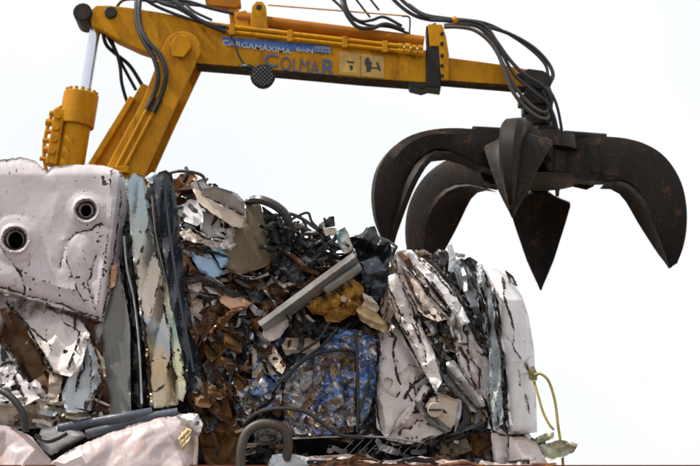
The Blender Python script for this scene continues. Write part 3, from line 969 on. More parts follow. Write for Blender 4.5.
sheet('crushed_can', [(212, 376), (228, 370), (246, 378), (252, 392), (246, 402), (232, 396), (218, 386)], Yc - .08, FOILS, bC, amp=.05, cell=9)
sheet('crushed_can', [(238, 338), (250, 328), (256, 336), (252, 354), (244, 362)], Yc - .04, FOILS, bC, amp=.04, cell=9)
sheet('torn_panel', [(252, 326), (262, 332), (274, 346), (286, 366), (282, 374), (270, 366), (258, 350)], Yc - .09, BEIGE, bC, amp=.02, cell=18, tilt=(-.3, .2))
sheet('torn_panel', [(252, 346), (262, 356), (280, 372), (268, 378), (252, 378)], Yc - .06, CREAM, bC, amp=.02, cell=14)
sheet('crushed_can', [(248, 380), (268, 374), (286, 374), (280, 388), (262, 398), (250, 394)], Yc - .09, FOILB, bC, amp=.03, cell=14, label='blue printed foil block, smallest, at the left')
sheet('crushed_can', [(242, 398), (262, 396), (274, 388), (284, 384), (286, 398), (268, 412), (248, 414)], Yc - .07, FOIL, bC, amp=.035, cell=11)
sheet('crushed_can', [(236, 404), (248, 398), (254, 412), (248, 424), (238, 420)], Yc - .07, FOILS, bC, amp=.035, cell=9)

# ---- middle bale: beams, foam, wedge
beam('pressed_beam', (262, 328), (357, 258), 15, Yc - .22, BEAMG, bC, .07, label='long grey pressed beam lying diagonally')
beam('pressed_beam', (324, 290), (361, 266), 11, Yc - .17, BLUEWHITE, bC, .05, label='short pale bluish beam beside the long one')
for poly in ([(306, 306), (316, 298), (326, 294), (338, 292), (344, 300), (336, 308), (324, 316), (312, 314)], [(336, 292), (344, 281), (354, 279), (363, 286), (366, 298), (362, 312), (352, 316), (344, 310)], [(322, 312), (334, 302), (348, 304), (352, 314), (340, 322), (326, 322)]):
    sheet('yellow_foam', poly, Yc - .14, YELLOW, bC, amp=.05, cell=11, curl=.08, curl_w=5, pieces=.1)
sheet('torn_strip', [(356, 310), (364, 302), (376, 312), (388, 326), (386, 333), (372, 328), (360, 320)], Yc - .12, STRAW, bC, amp=.02, cell=14, fold=(.03, 8, 2.0))
sheet('torn_strip', [(362, 292), (372, 297), (380, 308), (376, 314), (364, 304)], Yc - .13, CREAM, bC, amp=.02, cell=12, fold=(.03, 8, 2.0))
sheet('torn_panel', [(264, 322), (276, 314), (293, 306), (291, 322), (280, 338), (270, 342), (262, 336)], Yc - .12, WHITE, bC, amp=.015, cell=26, pieces=.2, tilt=(.2, .3), label='white torn triangle under the long beam')
sheet('torn_panel', [(290, 338), (294, 308), (318, 318), (340, 328), (332, 342), (312, 340)], Yc - .0, BLACK, bC, amp=.03, cell=22)
sheet('torn_strip', [(282, 346), (286, 338), (319, 338), (320, 346), (312, 356), (300, 352), (286, 356)], Yc - .1, BEIGE, bC, amp=.02, cell=16, fold=(.03, 9, 1.5))
sheet('torn_strip', [(294, 352), (306, 352), (304, 366), (292, 368)], Yc - .07, DGREY, bC, amp=.02, cell=10)
sheet('torn_strip', [(256, 348), (270, 344), (284, 362), (288, 374), (276, 368)], Yc - .11, RUST, bC, amp=.02, cell=10)

# ---- middle bale: blocks of pressed printed cans, held by dark straps
sheet('pressed_can_block', [(288, 374), (300, 362), (318, 352), (345, 350), (355, 358), (356, 400), (353, 432), (325, 436), (298, 436), (285, 420), (282, 396)], Yc - .1, FOIL, bC, autoc=6, amp=.045, cell=13, pieces=.5, step=1.4, label='largest block of pressed printed cans')
sheet('pressed_can_block', [(322, 346), (330, 333), (342, 329), (355, 330), (356, 350), (345, 348), (328, 352)], Yc - .12, FOILB, bC, autoc=3, amp=.03, cell=13, step=1.4)
sheet('pressed_can_block', [(357, 342), (364, 334), (375, 338), (377, 358), (375, 392), (368, 416), (359, 428), (357, 390)], Yc - .1, FOILB, bC, autoc=3, amp=.03, cell=13, step=1.4)
sheet('pressed_can_block', [(290, 368), (304, 356), (320, 348), (340, 350), (318, 356), (302, 368), (292, 378)], Yc - .14, FOILB, bC, amp=.02, cell=12)
for pts in ([(272, 392), (288, 374), (306, 358), (324, 344), (338, 328)], [(356, 330), (357, 360), (358, 395), (357, 432)], [(284, 382), (300, 364), (320, 353), (345, 350), (358, 352)], [(372, 372), (366, 390), (360, 412)], [(300, 352), (318, 340), (330, 322)]):
    hose('baling_strap', [(x, y, Yc - .22) for x, y in pts], 1.5, BLACK, bC)

# ---- middle bale: black tangle and crown
hose('exhaust_pipe', [(252, 200, Yc - .03), (262, 200, Yc - .08), (276, 206, Yc - .1), (286, 216, Yc - .08), (290, 232, Yc - .02), (290, 252, Yc + .06)], 4.6, DGREY, bC)
sheet('torn_panel', [(262, 206), (274, 214), (284, 232), (292, 256), (284, 262), (274, 250), (267, 230)], Yc + .0, BLACK, bC, amp=.03, cell=16)
sheet('torn_panel', [(268, 240), (286, 250), (300, 266), (302, 284), (286, 290), (272, 270)], Yc + .0, DGREY, bC, amp=.05, cell=14)
rt = random.Random(44)
for i in range(34):
    x, y = rt.uniform(268, 345), 0
    y = 214 + (x - 268) * .28 + rt.uniform(2, 48)
    a = rt.uniform(-.3, 1.2)
    l = rt.uniform(10, 26)
    pts = [(x + l * (t - .5) * math.cos(a) + rt.uniform(-4, 4), y + l * (t - .5) * math.sin(a) + rt.uniform(-4, 4), Yc + rt.uniform(-.15, .1)) for t in (0, .33, .66, 1)]
    hose('tangled_wire', pts, rt.choice((1.1, 1.4, 1.8, 2.6)), rt.choice((BLACK, RUBBER, DGREY, RUBBER, RUST)), bC, n=6, seg=5)
for pts, r in (([(274, 216), (290, 214), (304, 220), (318, 230), (330, 236)], 1.8), ([(284, 224), (298, 216), (308, 213), (312, 222), (322, 232)], 1.4), ([(290, 232), (302, 228), (316, 236), (326, 246), (336, 252)], 2.4), ([(300, 216), (306, 226), (302, 240)], 1.3), ([(318, 250), (330, 244), (342, 248)], 2.8), ([(310, 262), (322, 252), (334, 240), (338, 232)], 2.2), ([(300, 270), (316, 262), (328, 258)], 3.2)):
    hose('tangled_wire', [(x, y, Yc - .06) for x, y in pts], r, RUBBER, bC, n=7)
for poly, m in (([(300, 258), (312, 246), (320, 252), (308, 268)], GREY), ([(298, 236), (312, 240), (306, 252), (294, 248)], DGREY), ([(312, 236), (326, 232), (334, 242), (322, 250)], BLACK), ([(318, 262), (334, 248), (338, 256), (326, 270)], RUST), ([(280, 268), (296, 262), (306, 278), (292, 286)], DGREY), ([(280, 285), (303, 277), (304, 281), (284, 288)], CREAM), ([(296, 288), (310, 276), (326, 268), (330, 274), (312, 288)], BROWN)):
    sheet('torn_strip', poly, Yc - .05, m, bC, amp=.03, cell=10)
sheet('torn_panel', [(323, 218), (334, 216), (335, 226), (325, 228)], Yc - .1, BLACK, bC, amp=.01, cell=14, curl=.01)
sheet('torn_panel', [(319, 224), (325, 220), (326, 228), (336, 228), (338, 234), (326, 236)], Yc - .07, CREAM, bC, amp=.015, cell=10)
LABELLED = palette('printed_tin', [(.42, .07, .04), (.55, .5, .42), (.1, .32, .36), (.6, .58, .55), (.12, .35, .4), (.5, .12, .05)], 14, .35, .3, .3)
sheet('printed_tin', [(336, 232), (345, 227), (350, 238), (354, 250), (344, 254), (338, 244)], Yc - .1, LABELLED, bC, amp=.012, cell=18, curl=.03, label='small flattened tin printed red, white and teal')
sheet('black_plastic_cover', [(349, 238), (362, 233), (367, 227), (375, 226), (379, 236), (390, 240), (398, 246), (392, 262), (384, 288), (368, 296), (361, 272), (356, 252)], Yc - .06, BLACK, bC, amp=.07, cell=19, pieces=.15, fold=(.05, 15, .5), label='shiny black plastic cover at the crown')
sheet('black_plastic_cover', [(360, 262), (376, 256), (388, 270), (384, 296), (372, 300), (364, 286)], Yc - .1, NAVY, bC, amp=.05, cell=15, pieces=.1)

# ---- middle bale: foot
sheet('dark_tray', [(290, 440), (330, 436), (380, 436), (428, 442), (430, 458), (380, 459), (300, 460)], Yc - .02, BLACK, bC, amp=.01, cell=40, tilt=(0, -.8))
hose('tray_edge', [(286, 439, Yc - .12), (330, 437, Yc - .13), (380, 437, Yc - .13), (424, 443, Yc - .12)], 1.0, LGREY, bC)
for i in range(9):
    x = 340 + i * 9
    hose('tray_wire', [(x, 454, Yc - .11), (x + 7, 447, Yc - .115), (x + 14, 440, Yc - .12)], .6, GREY, bC, n=5)
sheet('torn_panel', [(268, 440), (284, 420), (300, 424), (340, 434), (352, 437), (320, 440), (292, 444)], Yc - .03, BEIGE, bC, amp=.02, cell=18, tilt=(0, -.5))
sheet('torn_panel', [(252, 424), (270, 418), (284, 426), (280, 444), (256, 446)], Yc + .0, GREY, bC, amp=.03, cell=12)

# ---- right bale: crushed car body panels
Yr = YF
def holes_relief(lst):
    def rel(px, py):
        h = np.zeros_like(px); w = np.zeros_like(px)
        for cx, cy, r, a in lst:
            d = np.hypot(px - cx, py - cy)
            h -= a * np.clip((r - d) / 1.5, 0, 1)
            w = np.maximum(w, .7 * np.clip(1.1 - np.abs(d - r) / 1.1, 0, 1))
        return h, w
    return rel
sheet('body_panel', [(378, 340), (386, 328), (396, 322), (406, 342), (420, 366), (430, 382), (417, 402), (398, 424), (386, 438), (377, 428), (374, 395), (379, 360)], Yr - .07, WHITE, bR, autoc=4, amp=.022, cell=30, pieces=.35, curl=.05, curl_w=7, tilt=(.1, .15), relief=holes_relief([(396, 362, 2.4, .02), (388, 383, 5, .03), (385, 359, 1.2, .01)]),
      creases=[([(400, 374), (408, 365), (420, 368)], .02, 3, .6), ([(404, 398), (412, 386), (424, 376)], -.02, 4, .85, 3), ([(384, 392), (396, 398), (400, 392)], -.02, 3, .8, 3), ([(380, 400), (386, 425)], .02, 3, .5)], label='white body panel with small round dents')
sheet('body_panel', [(398, 418), (412, 402), (424, 384), (430, 388), (418, 408), (402, 426), (390, 437)], Yr - .12, WHITE, bR, autoc=4, amp=.012, cell=24, tilt=(-.3, .1))
def tube_relief(line, r, a):
    def rel(px, py):
        d = seg_dist(px, py, line)
        return a * np.sqrt(np.clip(1 - (d / r) ** 2, 0, 1))
    return rel
pil = [(392, 282), (398, 300), (410, 326), (424, 352), (436, 384)]
sheet('door_pillar', [(388, 276), (398, 272), (406, 294), (420, 324), (434, 352), (442, 382), (436, 392), (424, 372), (412, 348), (398, 322), (388, 302)], Yr - .12, WHITE, bR, autoc=4, amp=.03, cell=17, relief=tube_relief(pil, 9, .07), pieces=.6, label='pale folded door pillar')
sheet('body_panel', [(383, 278), (390, 262), (398, 270), (400, 296), (392, 318), (384, 326), (380, 306)], Yr - .04, BEIGE, bR, autoc=4, amp=.03, cell=18, pieces=.5, fold=(.03, 14, .1))
sheet('body_panel', [(396, 252), (404, 250), (412, 258), (428, 284), (446, 308), (452, 318), (438, 322), (424, 316), (408, 300), (398, 276)], Yr - .07, RUSTWHITE, bR, autoc=4, amp=.026, cell=24, pieces=.6, fold=(.035, 13, -.6), tilt=(.2, .4), creases=[([(405, 272), (412, 292), (424, 312)], -.02, 4, .8, 3.4), ([(398, 262), (402, 285), (412, 302)], .02, 4, .5, 2)], label='white panel streaked with orange rust')
sheet('body_panel', [(402, 250), (412, 250), (430, 264), (448, 284), (462, 306), (470, 322), (462, 326), (446, 302), (428, 280), (412, 262)], Yr - .14, WHITER, bR, autoc=4, amp=.026, cell=17, fold=(.04, 10, 2.5), pieces=.6, tilt=(.1, .5), label='long white ridge running down from the crown')
sheet('crumpled_metal', [(412, 316), (426, 312), (444, 318), (456, 312), (462, 330), (456, 352), (446, 366), (434, 352), (422, 332)], Yr - .04, DGREY, bR, amp=.08, cell=10, pieces=.7)
for poly, m in (([(424, 322), (438, 318), (444, 330), (434, 336)], LGREY), ([(440, 330), (452, 324), (456, 338), (446, 346)], RUST), ([(430, 336), (440, 336), (444, 350), (436, 352)], STRAW), ([(446, 316), (456, 312), (462, 334), (458, 352), (452, 346)], LGREY), ([(414, 316), (432, 310), (450, 310), (436, 318), (420, 324)], GREY)):
    sheet('torn_strip', poly, Yr - .1, m, bR, amp=.03, cell=9, pieces=.6)
sheet('body_panel', [(456, 312), (462, 318), (472, 330), (484, 346), (492, 368), (491, 392), (484, 402), (474, 392), (462, 372), (455, 352), (458, 334)], Yr - .08, WHITE, bR, autoc=4, amp=.022, cell=34, pieces=.45, fold=(.03, 22, -.5), tilt=(.2, 0), creases=[([(456, 342), (470, 346), (486, 358)], .02, 4, .7, 2), ([(470, 372), (486, 366)], .01, 4, .4, 1)], label='pinkish white panel with a bowed right edge')
sheet('bent_strip', [(446, 362), (454, 360), (468, 376), (482, 396), (486, 406), (478, 408), (462, 390), (448, 374)], Yr - .14, LGREY, bR, autoc=2, amp=.012, cell=24, relief=tube_relief([(450, 366), (466, 382), (482, 404)], 5, .05), pieces=.3)
sheet('bent_strip', [(440, 374), (448, 374), (466, 394), (478, 412), (470, 412), (454, 394)], Yr - .1, GREY, bR, autoc=2, amp=.012, cell=20, relief=tube_relief([(444, 376), (460, 392), (474, 412)], 5, .05))
sheet('body_panel', [(428, 262), (436, 254), (446, 254), (452, 262), (462, 284), (472, 308), (466, 314), (454, 294), (440, 276)], Yr - .03, LGREY, bR, autoc=4, amp=.045, cell=16, pieces=.75, fold=(.05, 9, -.5))
sheet('body_panel', [(432, 256), (438, 249), (447, 251), (454, 262), (458, 276), (450, 274), (442, 262)], Yr - .08, DGREY, bR, autoc=4, amp=.03, cell=12)
sheet('body_panel', [(414, 252), (424, 249), (432, 254), (434, 262), (422, 260)], Yr - .02, OLIVE, bR, autoc=4, amp=.02, cell=10)
sheet('body_panel', [(452, 264), (462, 258), (472, 266), (478, 290), (480, 316), (474, 322), (466, 304), (458, 284)], Yr - .07, BLUEWHITE, bR, autoc=4, amp=.04, cell=18, pieces=.85, fold=(.05, 9, -.3), label='pale blue white panel blotched with black')
sheet('body_panel', [(466, 318), (474, 312), (482, 322), (486, 342), (480, 346), (472, 332)], Yr - .05, DGREY, bR, autoc=4, amp=.03, cell=12)
sheet('body_panel', [(462, 260), (470, 257), (478, 262), (482, 274), (476, 282), (470, 270)], Yr - .1, DGREY, bR, autoc=4, amp=.03, cell=11)
sheet('folded_strip', [(476, 266), (482, 264), (486, 282), (496, 302), (494, 326), (500, 352), (502, 392), (503, 424), (493, 430), (490, 396), (489, 352), (484, 332), (486, 306), (478, 288)], Yr - .12, BLUEWHITE, bR, autoc=4, amp=.025, cell=20, pieces=.4, fold=(.06, 11, .15), tilt=(.2, 0), label='narrow bluish folded strip beside the smooth right panel')
def corner_relief(px, py):
    xe = 519 - 24 * np.clip((300 - py) / 32, 0, 1)
    return -.010 * np.clip(px - xe, 0, 40) ** 1.15 - .004 * np.clip(300 - py, 0, 60)
sheet('body_panel', [(481, 266), (489, 267), (500, 271), (512, 280), (522, 296), (529, 318), (534, 350), (536, 390), (537, 432), (520, 434), (508, 434), (507, 396), (503, 352), (498, 326), (499, 302), (489, 282)], Yr - .1, WHITER, bR, autoc=1, jag=.2, amp=.008, cell=60, pieces=.1, curl=.03, curl_w=4, relief=corner_relief, thick=.02, creases=[([(502, 276), (506, 288)], .01, 4, .8, 1.6), ([(519, 370), (520, 386)], -.01, 3, .8, 1.3), ([(508, 338), (512, 345)], -.01, 3, .8, 1.2)], label='smooth white panel rounding the right corner')
sheet('body_panel', [(505, 270), (513, 276), (518, 286), (510, 284)], Yr - .03, DGREY, bR, autoc=4, amp=.01, cell=14)
sheet('crushed_box', [(491, 430), (500, 428), (508, 436), (509, 466), (495, 466), (492, 450)], Yr - .11, WHITE, bR, autoc=2, amp=.015, cell=26, pieces=.2)
sheet('crushed_box', [(509, 437), (524, 437), (537, 442), (541, 452), (550, 467), (509, 467)], Yr - .13, WHITE, bR, autoc=2, amp=.012, cell=40, pieces=.15)
sheet('pierced_pan', [(386, 439), (396, 428), (412, 414), (432, 412), (446, 420), (450, 430), (434, 438), (412, 444), (394, 446)], Yr - .1, WHITE, bR, autoc=2, amp=.015, cell=30, pieces=.15, relief=holes_relief([(407, 439, 1.4, .03), (412, 438.5, 1.4, .03), (417, 438, 1.4, .03), (420, 426, 1.8, .02), (428, 424, 1.5, .02), (410, 428, 1.5, .02)]), tilt=(0, -.3), label='white pan pierced by small holes')
sheet('bracket', [(430, 398), (444, 394), (458, 400), (456, 424), (450, 430), (440, 424), (424, 408)], Yr - .14, BEIGE, bR, autoc=1, amp=.015, cell=22, tilt=(.3, 0))
sheet('bracket', [(414, 400), (422, 404), (440, 420), (452, 430), (446, 434), (430, 424), (416, 408)], Yr - .18, GREY, bR, autoc=1, amp=.012, cell=20)
MB().cyl(at(435, 410, Yr - .26), at(435, 410, Yr - .1), 7.5 * px_m(YF), n=24).build('hinge_disc', CREAM, bR, smooth=True, bevel=.006)
MB().box(at(435, 410, Yr - .265), (.085, .01, .012)).build('hinge_slot', BLACK, bR)
for pts, r, m in (([(456, 396), (464, 404), (466, 420), (460, 432)], 5, RUBBER), ([(444, 440), (456, 436), (470, 430), (484, 424)], 5, DGREY), ([(452, 380), (460, 390), (456, 404)], 3, RUBBERG), ([(470, 400), (478, 412), (476, 428)], 4, GREY), ([(486, 398), (492, 414), (490, 430)], 4, LGREY)):
    hose('crushed_pipe', [(x, y, Yr - .06) for x, y in pts], r, m, bR)
for poly, m in (([(470, 412), (480, 406), (486, 420), (478, 432), (470, 428)], STRAW), ([(440, 442), (466, 436), (472, 450), (452, 458), (440, 454)], OLIVE), ([(470, 434), (488, 428), (494, 446), (482, 458), (470, 452)], BROWN), ([(426, 440), (444, 434), (450, 446), (434, 454)], DGREY), ([(436, 386), (446, 382), (452, 394), (442, 398)], LGREY), ([(418, 384), (434, 392), (428, 402), (418, 398)], RUST), ([(430, 352), (440, 360), (444, 378), (438, 376)], WHITE), ([(480, 404), (492, 400), (494, 416), (486, 418)], WHITE)):
    sheet('torn_strip', poly, Yr - .06, m, bR, amp=.03, cell=11, pieces=.5)

# the bale's right flank, folded back round the corner
def flank(y0, y1, z0, z1, x, mat, seed):
    ny, nz = 44, 60
    yy, zz = np.meshgrid(np.linspace(y0, y1, ny), np.linspace(z0, z1, nz))
    yy, zz = yy.ravel(), zz.ravel()
    f1, e1 = facets(yy * 3.1, zz * 3.1, seed)
    f2, e2 = facets(yy * 8.0, zz * 8.0, seed + 4)
    xx = x + .10 * f1 + .04 * f2 - .05
    W = np.stack([xx, yy, zz], -1)
    B = W - np.array([.012, 0, 0])
    n_ = ny * nz
    fs = []
    for i in range(nz - 1):
        for j in range(ny - 1):
            a = i * ny + j
            fs.append((a, a + 1, a + ny + 1, a + ny))
            fs.append((n_ + a, n_ + a + ny, n_ + a + ny + 1, n_ + a + 1))
    w = np.maximum(np.clip(1 - e1 / .05, 0, 1) * .6, np.clip(1 - e2 / .08, 0, 1) * .4 * (vnoise(yy * 4, zz * 4, seed) > .5))
    link_mesh('flank_panel', np.concatenate([W, B]), fs, mat, bR, True, {'wear': np.concatenate([w, w * 0])})
xs_ = at(520, 380, YF + .2).x
flank(YF + .02, YF + .72, at(520, 452, YF).z, at(520, 330, YF).z, xs_, WHITE, 5)
flank(YF + .66, YF + 1.32, at(520, 452, YF).z, at(520, 322, YF).z, xs_ - .02, CRUSHW, 8)

# torn strips laid over the panel joints, mostly near-black to paint the gaps' shade
def gap_strip(pts, w, m, parent, Y, seed):
    rg = random.Random(seed)
    L_, Rr = [], []
    w = w * .75
    for i, (x, y) in enumerate(pts):
        a, b = pts[max(0, i - 1)], pts[min(len(pts) - 1, i + 1)]
        l = math.hypot(b[0] - a[0], b[1] - a[1]) + 1e-6
        nx, ny = -(b[1] - a[1]) / l, (b[0] - a[0]) / l
        k = w * (rg.uniform(.4, 1.2) if 0 < i < len(pts) - 1 else .2)
        L_.append((x + nx * k, y + ny * k))
        k = w * (rg.uniform(.4, 1.2) if 0 < i < len(pts) - 1 else .2)
        Rr.append((x - nx * k, y - ny * k))
    sheet('torn_strip', L_ + Rr[::-1], Y, m, parent, amp=.03, cell=8, pieces=.8, jag=1.0, fold=(.03, 6, rg.uniform(0, 3)))
def dens(pts, k=4):
    return [(v.x, v.y) for v in smooth_path([Vector((x, y, 0)) for x, y in pts], k)]
for i, (pts, w, m) in enumerate((([(397, 300), (408, 328), (422, 354), (434, 386)], 2.2, DGREY), ([(440, 322), (446, 344), (442, 366), (450, 382)], 3.2, DGREY), ([(404, 262), (420, 282), (440, 306), (454, 320)], 2.0, DGREY), ([(448, 268), (460, 290), (472, 312), (484, 338), (492, 366)], 3.0, BLACK),
                                 ([(484, 270), (490, 292), (499, 312), (500, 340), (505, 372), (506, 430)], 2.4, BLACK), ([(476, 268), (482, 290), (488, 310), (486, 332), (490, 352)], 2.0, DGREY), ([(456, 322), (462, 340), (456, 356)], 2.4, GREY), ([(462, 374), (474, 392), (486, 404), (490, 420)], 2.6, BLACK), ([(418, 404), (428, 392), (440, 386)], 2.6, DGREY),
                                 ([(380, 330), (378, 360), (376, 400), (382, 436)], 1.8, BLACK), ([(430, 256), (444, 270), (456, 292)], 2.4, DGREY), ([(392, 256), (396, 276), (390, 300), (384, 320)], 2.4, OLIVE), ([(412, 318), (428, 312), (446, 316)], 2.6, DGREY), ([(492, 400), (490, 416), (494, 432), (508, 436)], 2.4, DGREY), ([(386, 440), (410, 446), (440, 440), (470, 432), (492, 430)], 2.8, BLACK))):
    gap_strip(dens(pts), w, m, bR, YF - .13, 300 + i)
for i, (pts, w, m) in enumerate((([(178, 226), (192, 230), (206, 238), (224, 242)], 2.2, DGREY), ([(180, 246), (196, 246), (214, 252), (230, 258)], 2.0, BLACK), ([(200, 282), (216, 284), (236, 292), (254, 304)], 2.0, BLACK), ([(184, 280), (190, 300), (188, 322), (198, 346)], 2.2, BROWN), ([(204, 340), (216, 326), (230, 312), (248, 308)], 2.4, ORANGE), ([(226, 346), (236, 366), (232, 386), (240, 402)], 2.6, BLACK), ([(250, 326), (256, 346), (270, 364), (284, 380)], 2.2, BLACK),
                                 ([(206, 366), (218, 372), (226, 390), (238, 408)], 2.6, RUST), ([(270, 300), (284, 310), (292, 330), (288, 348)], 2.4, BLACK), ([(262, 372), (276, 384), (270, 402), (250, 412)], 2.2, BLACK), ([(300, 330), (318, 340), (336, 334), (352, 322)], 2.6, BLACK), ([(230, 274), (250, 278), (268, 270)], 2.2, BLACK))):
    gap_strip(dens(pts), w, m, bC, YF - .13, 340 + i)
for i, (pts, w, m) in enumerate((([(4, 300), (24, 322), (40, 350), (54, 376)], 2.0, BLACK), ([(80, 330), (74, 354), (64, 378), (60, 402)], 2.0, BLACK), ([(0, 344), (14, 358), (26, 382), (44, 402)], 1.8, DGREY), ([(94, 346), (100, 366), (103, 386), (98, 402)], 2.0, RUST), ([(0, 402), (30, 403), (66, 408), (100, 414)], 2.4, BLACK))):
    gap_strip(dens(pts), w, m, bL, YF - .09, 380 + i)

# ---- lower bales
sheet('stained_sheet', [(-60, 424), (-20, 423), (8, 426), (20, 431), (32, 437), (44, 452), (58, 468), (62, 490), (-60, 490)], YF - .18, STAINED, bD, amp=.03, cell=30, pieces=.2, tilt=(0, .2), curl=.06, label='rust stained pinkish sheet in the lower left corner')
sheet('stained_sheet', [(44, 478), (52, 462), (70, 450), (108, 433), (140, 422), (158, 418), (164, 417), (186, 414), (198, 415), (203, 424), (199, 436), (194, 452), (189, 480), (120, 490)], YF - .22, STAINED, bD, amp=.02, cell=45, pieces=.2, fold=(.02, 40, .9), tilt=(0, .2), curl=.07, curl_w=6, creases=[([(160, 418), (172, 440), (184, 470)], .03, 5, .45, 1.2), ([(150, 421), (158, 445), (166, 480)], -.01, 5, .3, 1), ([(165, 419), (182, 421), (190, 424)], .01, 3, .6, 1.3)], label='large pale pink folded sheet along the bottom left')
sheet('white_plastic_end', [(176, 416), (188, 413), (198, 414), (203, 424), (200, 434), (192, 430), (182, 424)], YF - .27, WHITER, bD, amp=.012, cell=16, curl=.05, curl_w=5, relief=holes_relief([(197, 424, 2.4, .05)]))
sheet('torn_strip', [(178, 438), (186, 426), (192, 430), (188, 444), (182, 452)], YF - .25, STRAW, bD, amp=.012, cell=12, fold=(.02, 4, .7))
sheet('stained_sheet', [(36, 442), (42, 428), (58, 424), (74, 427), (88, 436), (66, 448), (50, 456)], YF - .12, WHITER, bD, amp=.02, cell=22, curl=.06, label='small white crumpled lump between the two sheets')
for pts, r in (([(58, 428), (90, 424), (125, 418), (152, 414)], 5.5), ([(86, 434), (116, 428), (145, 420), (178, 413)], 5.5)):
    hose('slate_pipe', [(x, y + 1.2 * math.sin(x * .9), YF - .1 + .02 * math.sin(x)) for x, y in pts], r, BLUEHOSE, bD, n=18)
hose('bent_tube', [(196, 436, YF - .2), (196, 450, YF - .2), (194, 480, YF - .2)], 2.4, RUSTWHITE, bD)
hose('bent_tube', [(190, 446, YF - .16), (190, 460, YF - .16), (189, 480, YF - .16)], 2.4, RUST, bD)
sheet('rusty_edge', [(262, 466), (292, 461), (314, 456), (345, 454), (366, 455), (380, 461), (396, 460), (420, 456), (450, 460), (478, 459), (500, 464), (530, 464), (556, 466), (556, 492), (262, 492)], YF - .2, RUSTWHITE, bE, amp=.02, cell=22, pieces=.9, curl=.03, tilt=(0, .3), edge_wear=.2)
sheet('rusty_edge', [(312, 462), (350, 458), (368, 463), (400, 464), (460, 464), (500, 467), (548, 468), (548, 490), (300, 490)], YF - .24, RUST, bE, amp=.03, cell=16, curl=.03, label='orange brown rusted lip')
sheet('torn_panel', [(268, 464), (272, 455), (288, 453), (304, 456), (316, 462), (300, 470), (272, 470)], YF - .24, BLUEWHITE, bE, amp=.025, cell=16)

# ---- loose things hanging on and lying over the bales
t = hose('rubber_hose', [(241, 480, YF - .28), (241, 452, YF - .3), (246, 434, YF - .3), (258, 425, YF - .3), (272, 424, YF - .3), (284, 430, YF - .29), (288, 444, YF - .26), (286, 460, YF - .22)], 4.9, RUBBERG, n=14)
tag(t, 'thick grey brown hose bent into an arch below the printed cans', 'hose')
t = hose('black_cable', [(244, 424, YF - .25), (256, 414, YF - .3), (272, 409, YF - .33), (292, 409, YF - .34), (310, 414, YF - .33), (326, 426, YF - .32), (340, 435, YF - .3), (364, 438, YF - .24)], 2.0, RUBBER)
tag(t, 'thin black cable arching over the big printed can block', 'cable')
t = hose('rubber_hose', [(-12, 386, YF - .12), (2, 391, YF - .22), (14, 400, YF - .26), (23, 414, YF - .27), (26, 432, YF - .26)], 3.6, RUBBER, n=10)
tag(t, 'black hose curving down at the left edge', 'hose')
t = hose('rubber_hose', [(36, 436, YF - .2), (48, 441, YF - .27), (58, 438, YF - .27), (67, 433, YF - .27)], 2.6, RUBBER)
tag(t, 'short black hose stub lying over the white lump', 'hose')
OLV = plain('olive_yellow_plastic', (.36, .30, .09), .6, vary=.4)
t = thing('plastic_strapping', 'yellow green plastic strapping dangling from the right corner of the bales', 'strapping', at(534, 376, YF - .05))
hose('strap', [(529, 372, YF + .1), (534, 375, YF - .1), (541, 374, YF - .14), (549, 382, YF - .14), (555, 402, YF - .12), (558, 425, YF - .1), (562, 452, YF - .1), (564, 480, YF - .1)], 1.5, OLV, t, n=6)
hose('strap', [(532, 374, YF - .08), (538, 395, YF - .12), (543, 412, YF - .13), (549, 424, YF - .14), (554, 430, YF - .14)], 1.4, OLV, t, n=6)
sheet('knot', [(528, 368), (534, 366), (538, 374), (536, 382), (529, 380)], YF - .12, metal('olive_rag', (.25, .22, .1), rust_amt=.1), t, amp=.02, cell=6)
t = thing('plastic_rag', 'pale green torn plastic rag caught on the lower right corner', 'rag', at(555, 455, YF - .1))
RAG = metal('pale_green_plastic', (.48, .50, .38), rust_amt=.03, dirt_amt=.3, rough=.55, scratch=0)
sheet('flap', [(536, 446), (548, 443), (560, 440), (566, 441), (578, 444), (574, 452), (562, 458), (552, 461), (542, 456)], YF - .14, RAG, t, amp=.04, cell=14, thick=.006)
sheet('flap', [(535, 438), (544, 434), (554, 432), (554, 438), (546, 441), (538, 443)], YF - .12, RAG, t, amp=.03, cell=10, thick=.006)

# ---- small torn scraps filling the gaps: a few shapes, many copies
def scrap_templates():
    T = []
    rg = random.Random(9)
    for i in range(14):
        n = rg.randint(4, 7)
        asp = rg.choice((.2, .35, .6))
        rad = 8
        poly = []
        for k in range(n):
            a = 2 * math.pi * (k + rg.uniform(-.25, .25)) / n
            r = rad * rg.uniform(.6, 1.15)
            poly.append((350 + r * math.cos(a), 300 + asp * r * math.sin(a)))
        o = sheet('torn_scrap', poly, YF, WHITE, None, thick=.005, amp=.012, cell=13, fold=(.02, 9, rg.uniform(0, 3)), step=1.9, pieces=.5)
        T.append(o.data)
        bpy.data.objects.remove(o)
    return T
TPL = scrap_templates()

def scatter(poly, n, mats, parent, y0, y1, seed, size=(.6, 1.4), rot=(.6, 3.1, .7), name='torn_scrap'):
    rg = random.Random(seed)
    xs = [p[0] for p in poly]; ys = [p[1] for p in poly]
    k = 0
    while k < n:
        x, y = rg.uniform(min(xs), max(xs)), rg.uniform(min(ys), max(ys))
        if not inside(np.array([x]), np.array([y]), poly)[0]:
            continue
        o = bpy.data.objects.new(name, rg.choice(TPL))
        COL.objects.link(o)
        o.material_slots[0].link = 'OBJECT'
        o.material_slots[0].material = rg.choice(mats)
        o.parent = parent
        o.location = at(x, y, rg.uniform(y0, y1)) - Vector(parent.location)
        o.rotation_euler = tuple(rg.uniform(-r_, r_) for r_ in rot)
        s = rg.uniform(*size)
        o.scale = (s, s, s)
        k += 1
scatter([(0, 300), (100, 325), (105, 415), (0, 420)], 26, [WHITE, RUST, BROWN, CREAM, DGREY, BLACK, PINK], bL, YF + .02, YF + .2, 1)
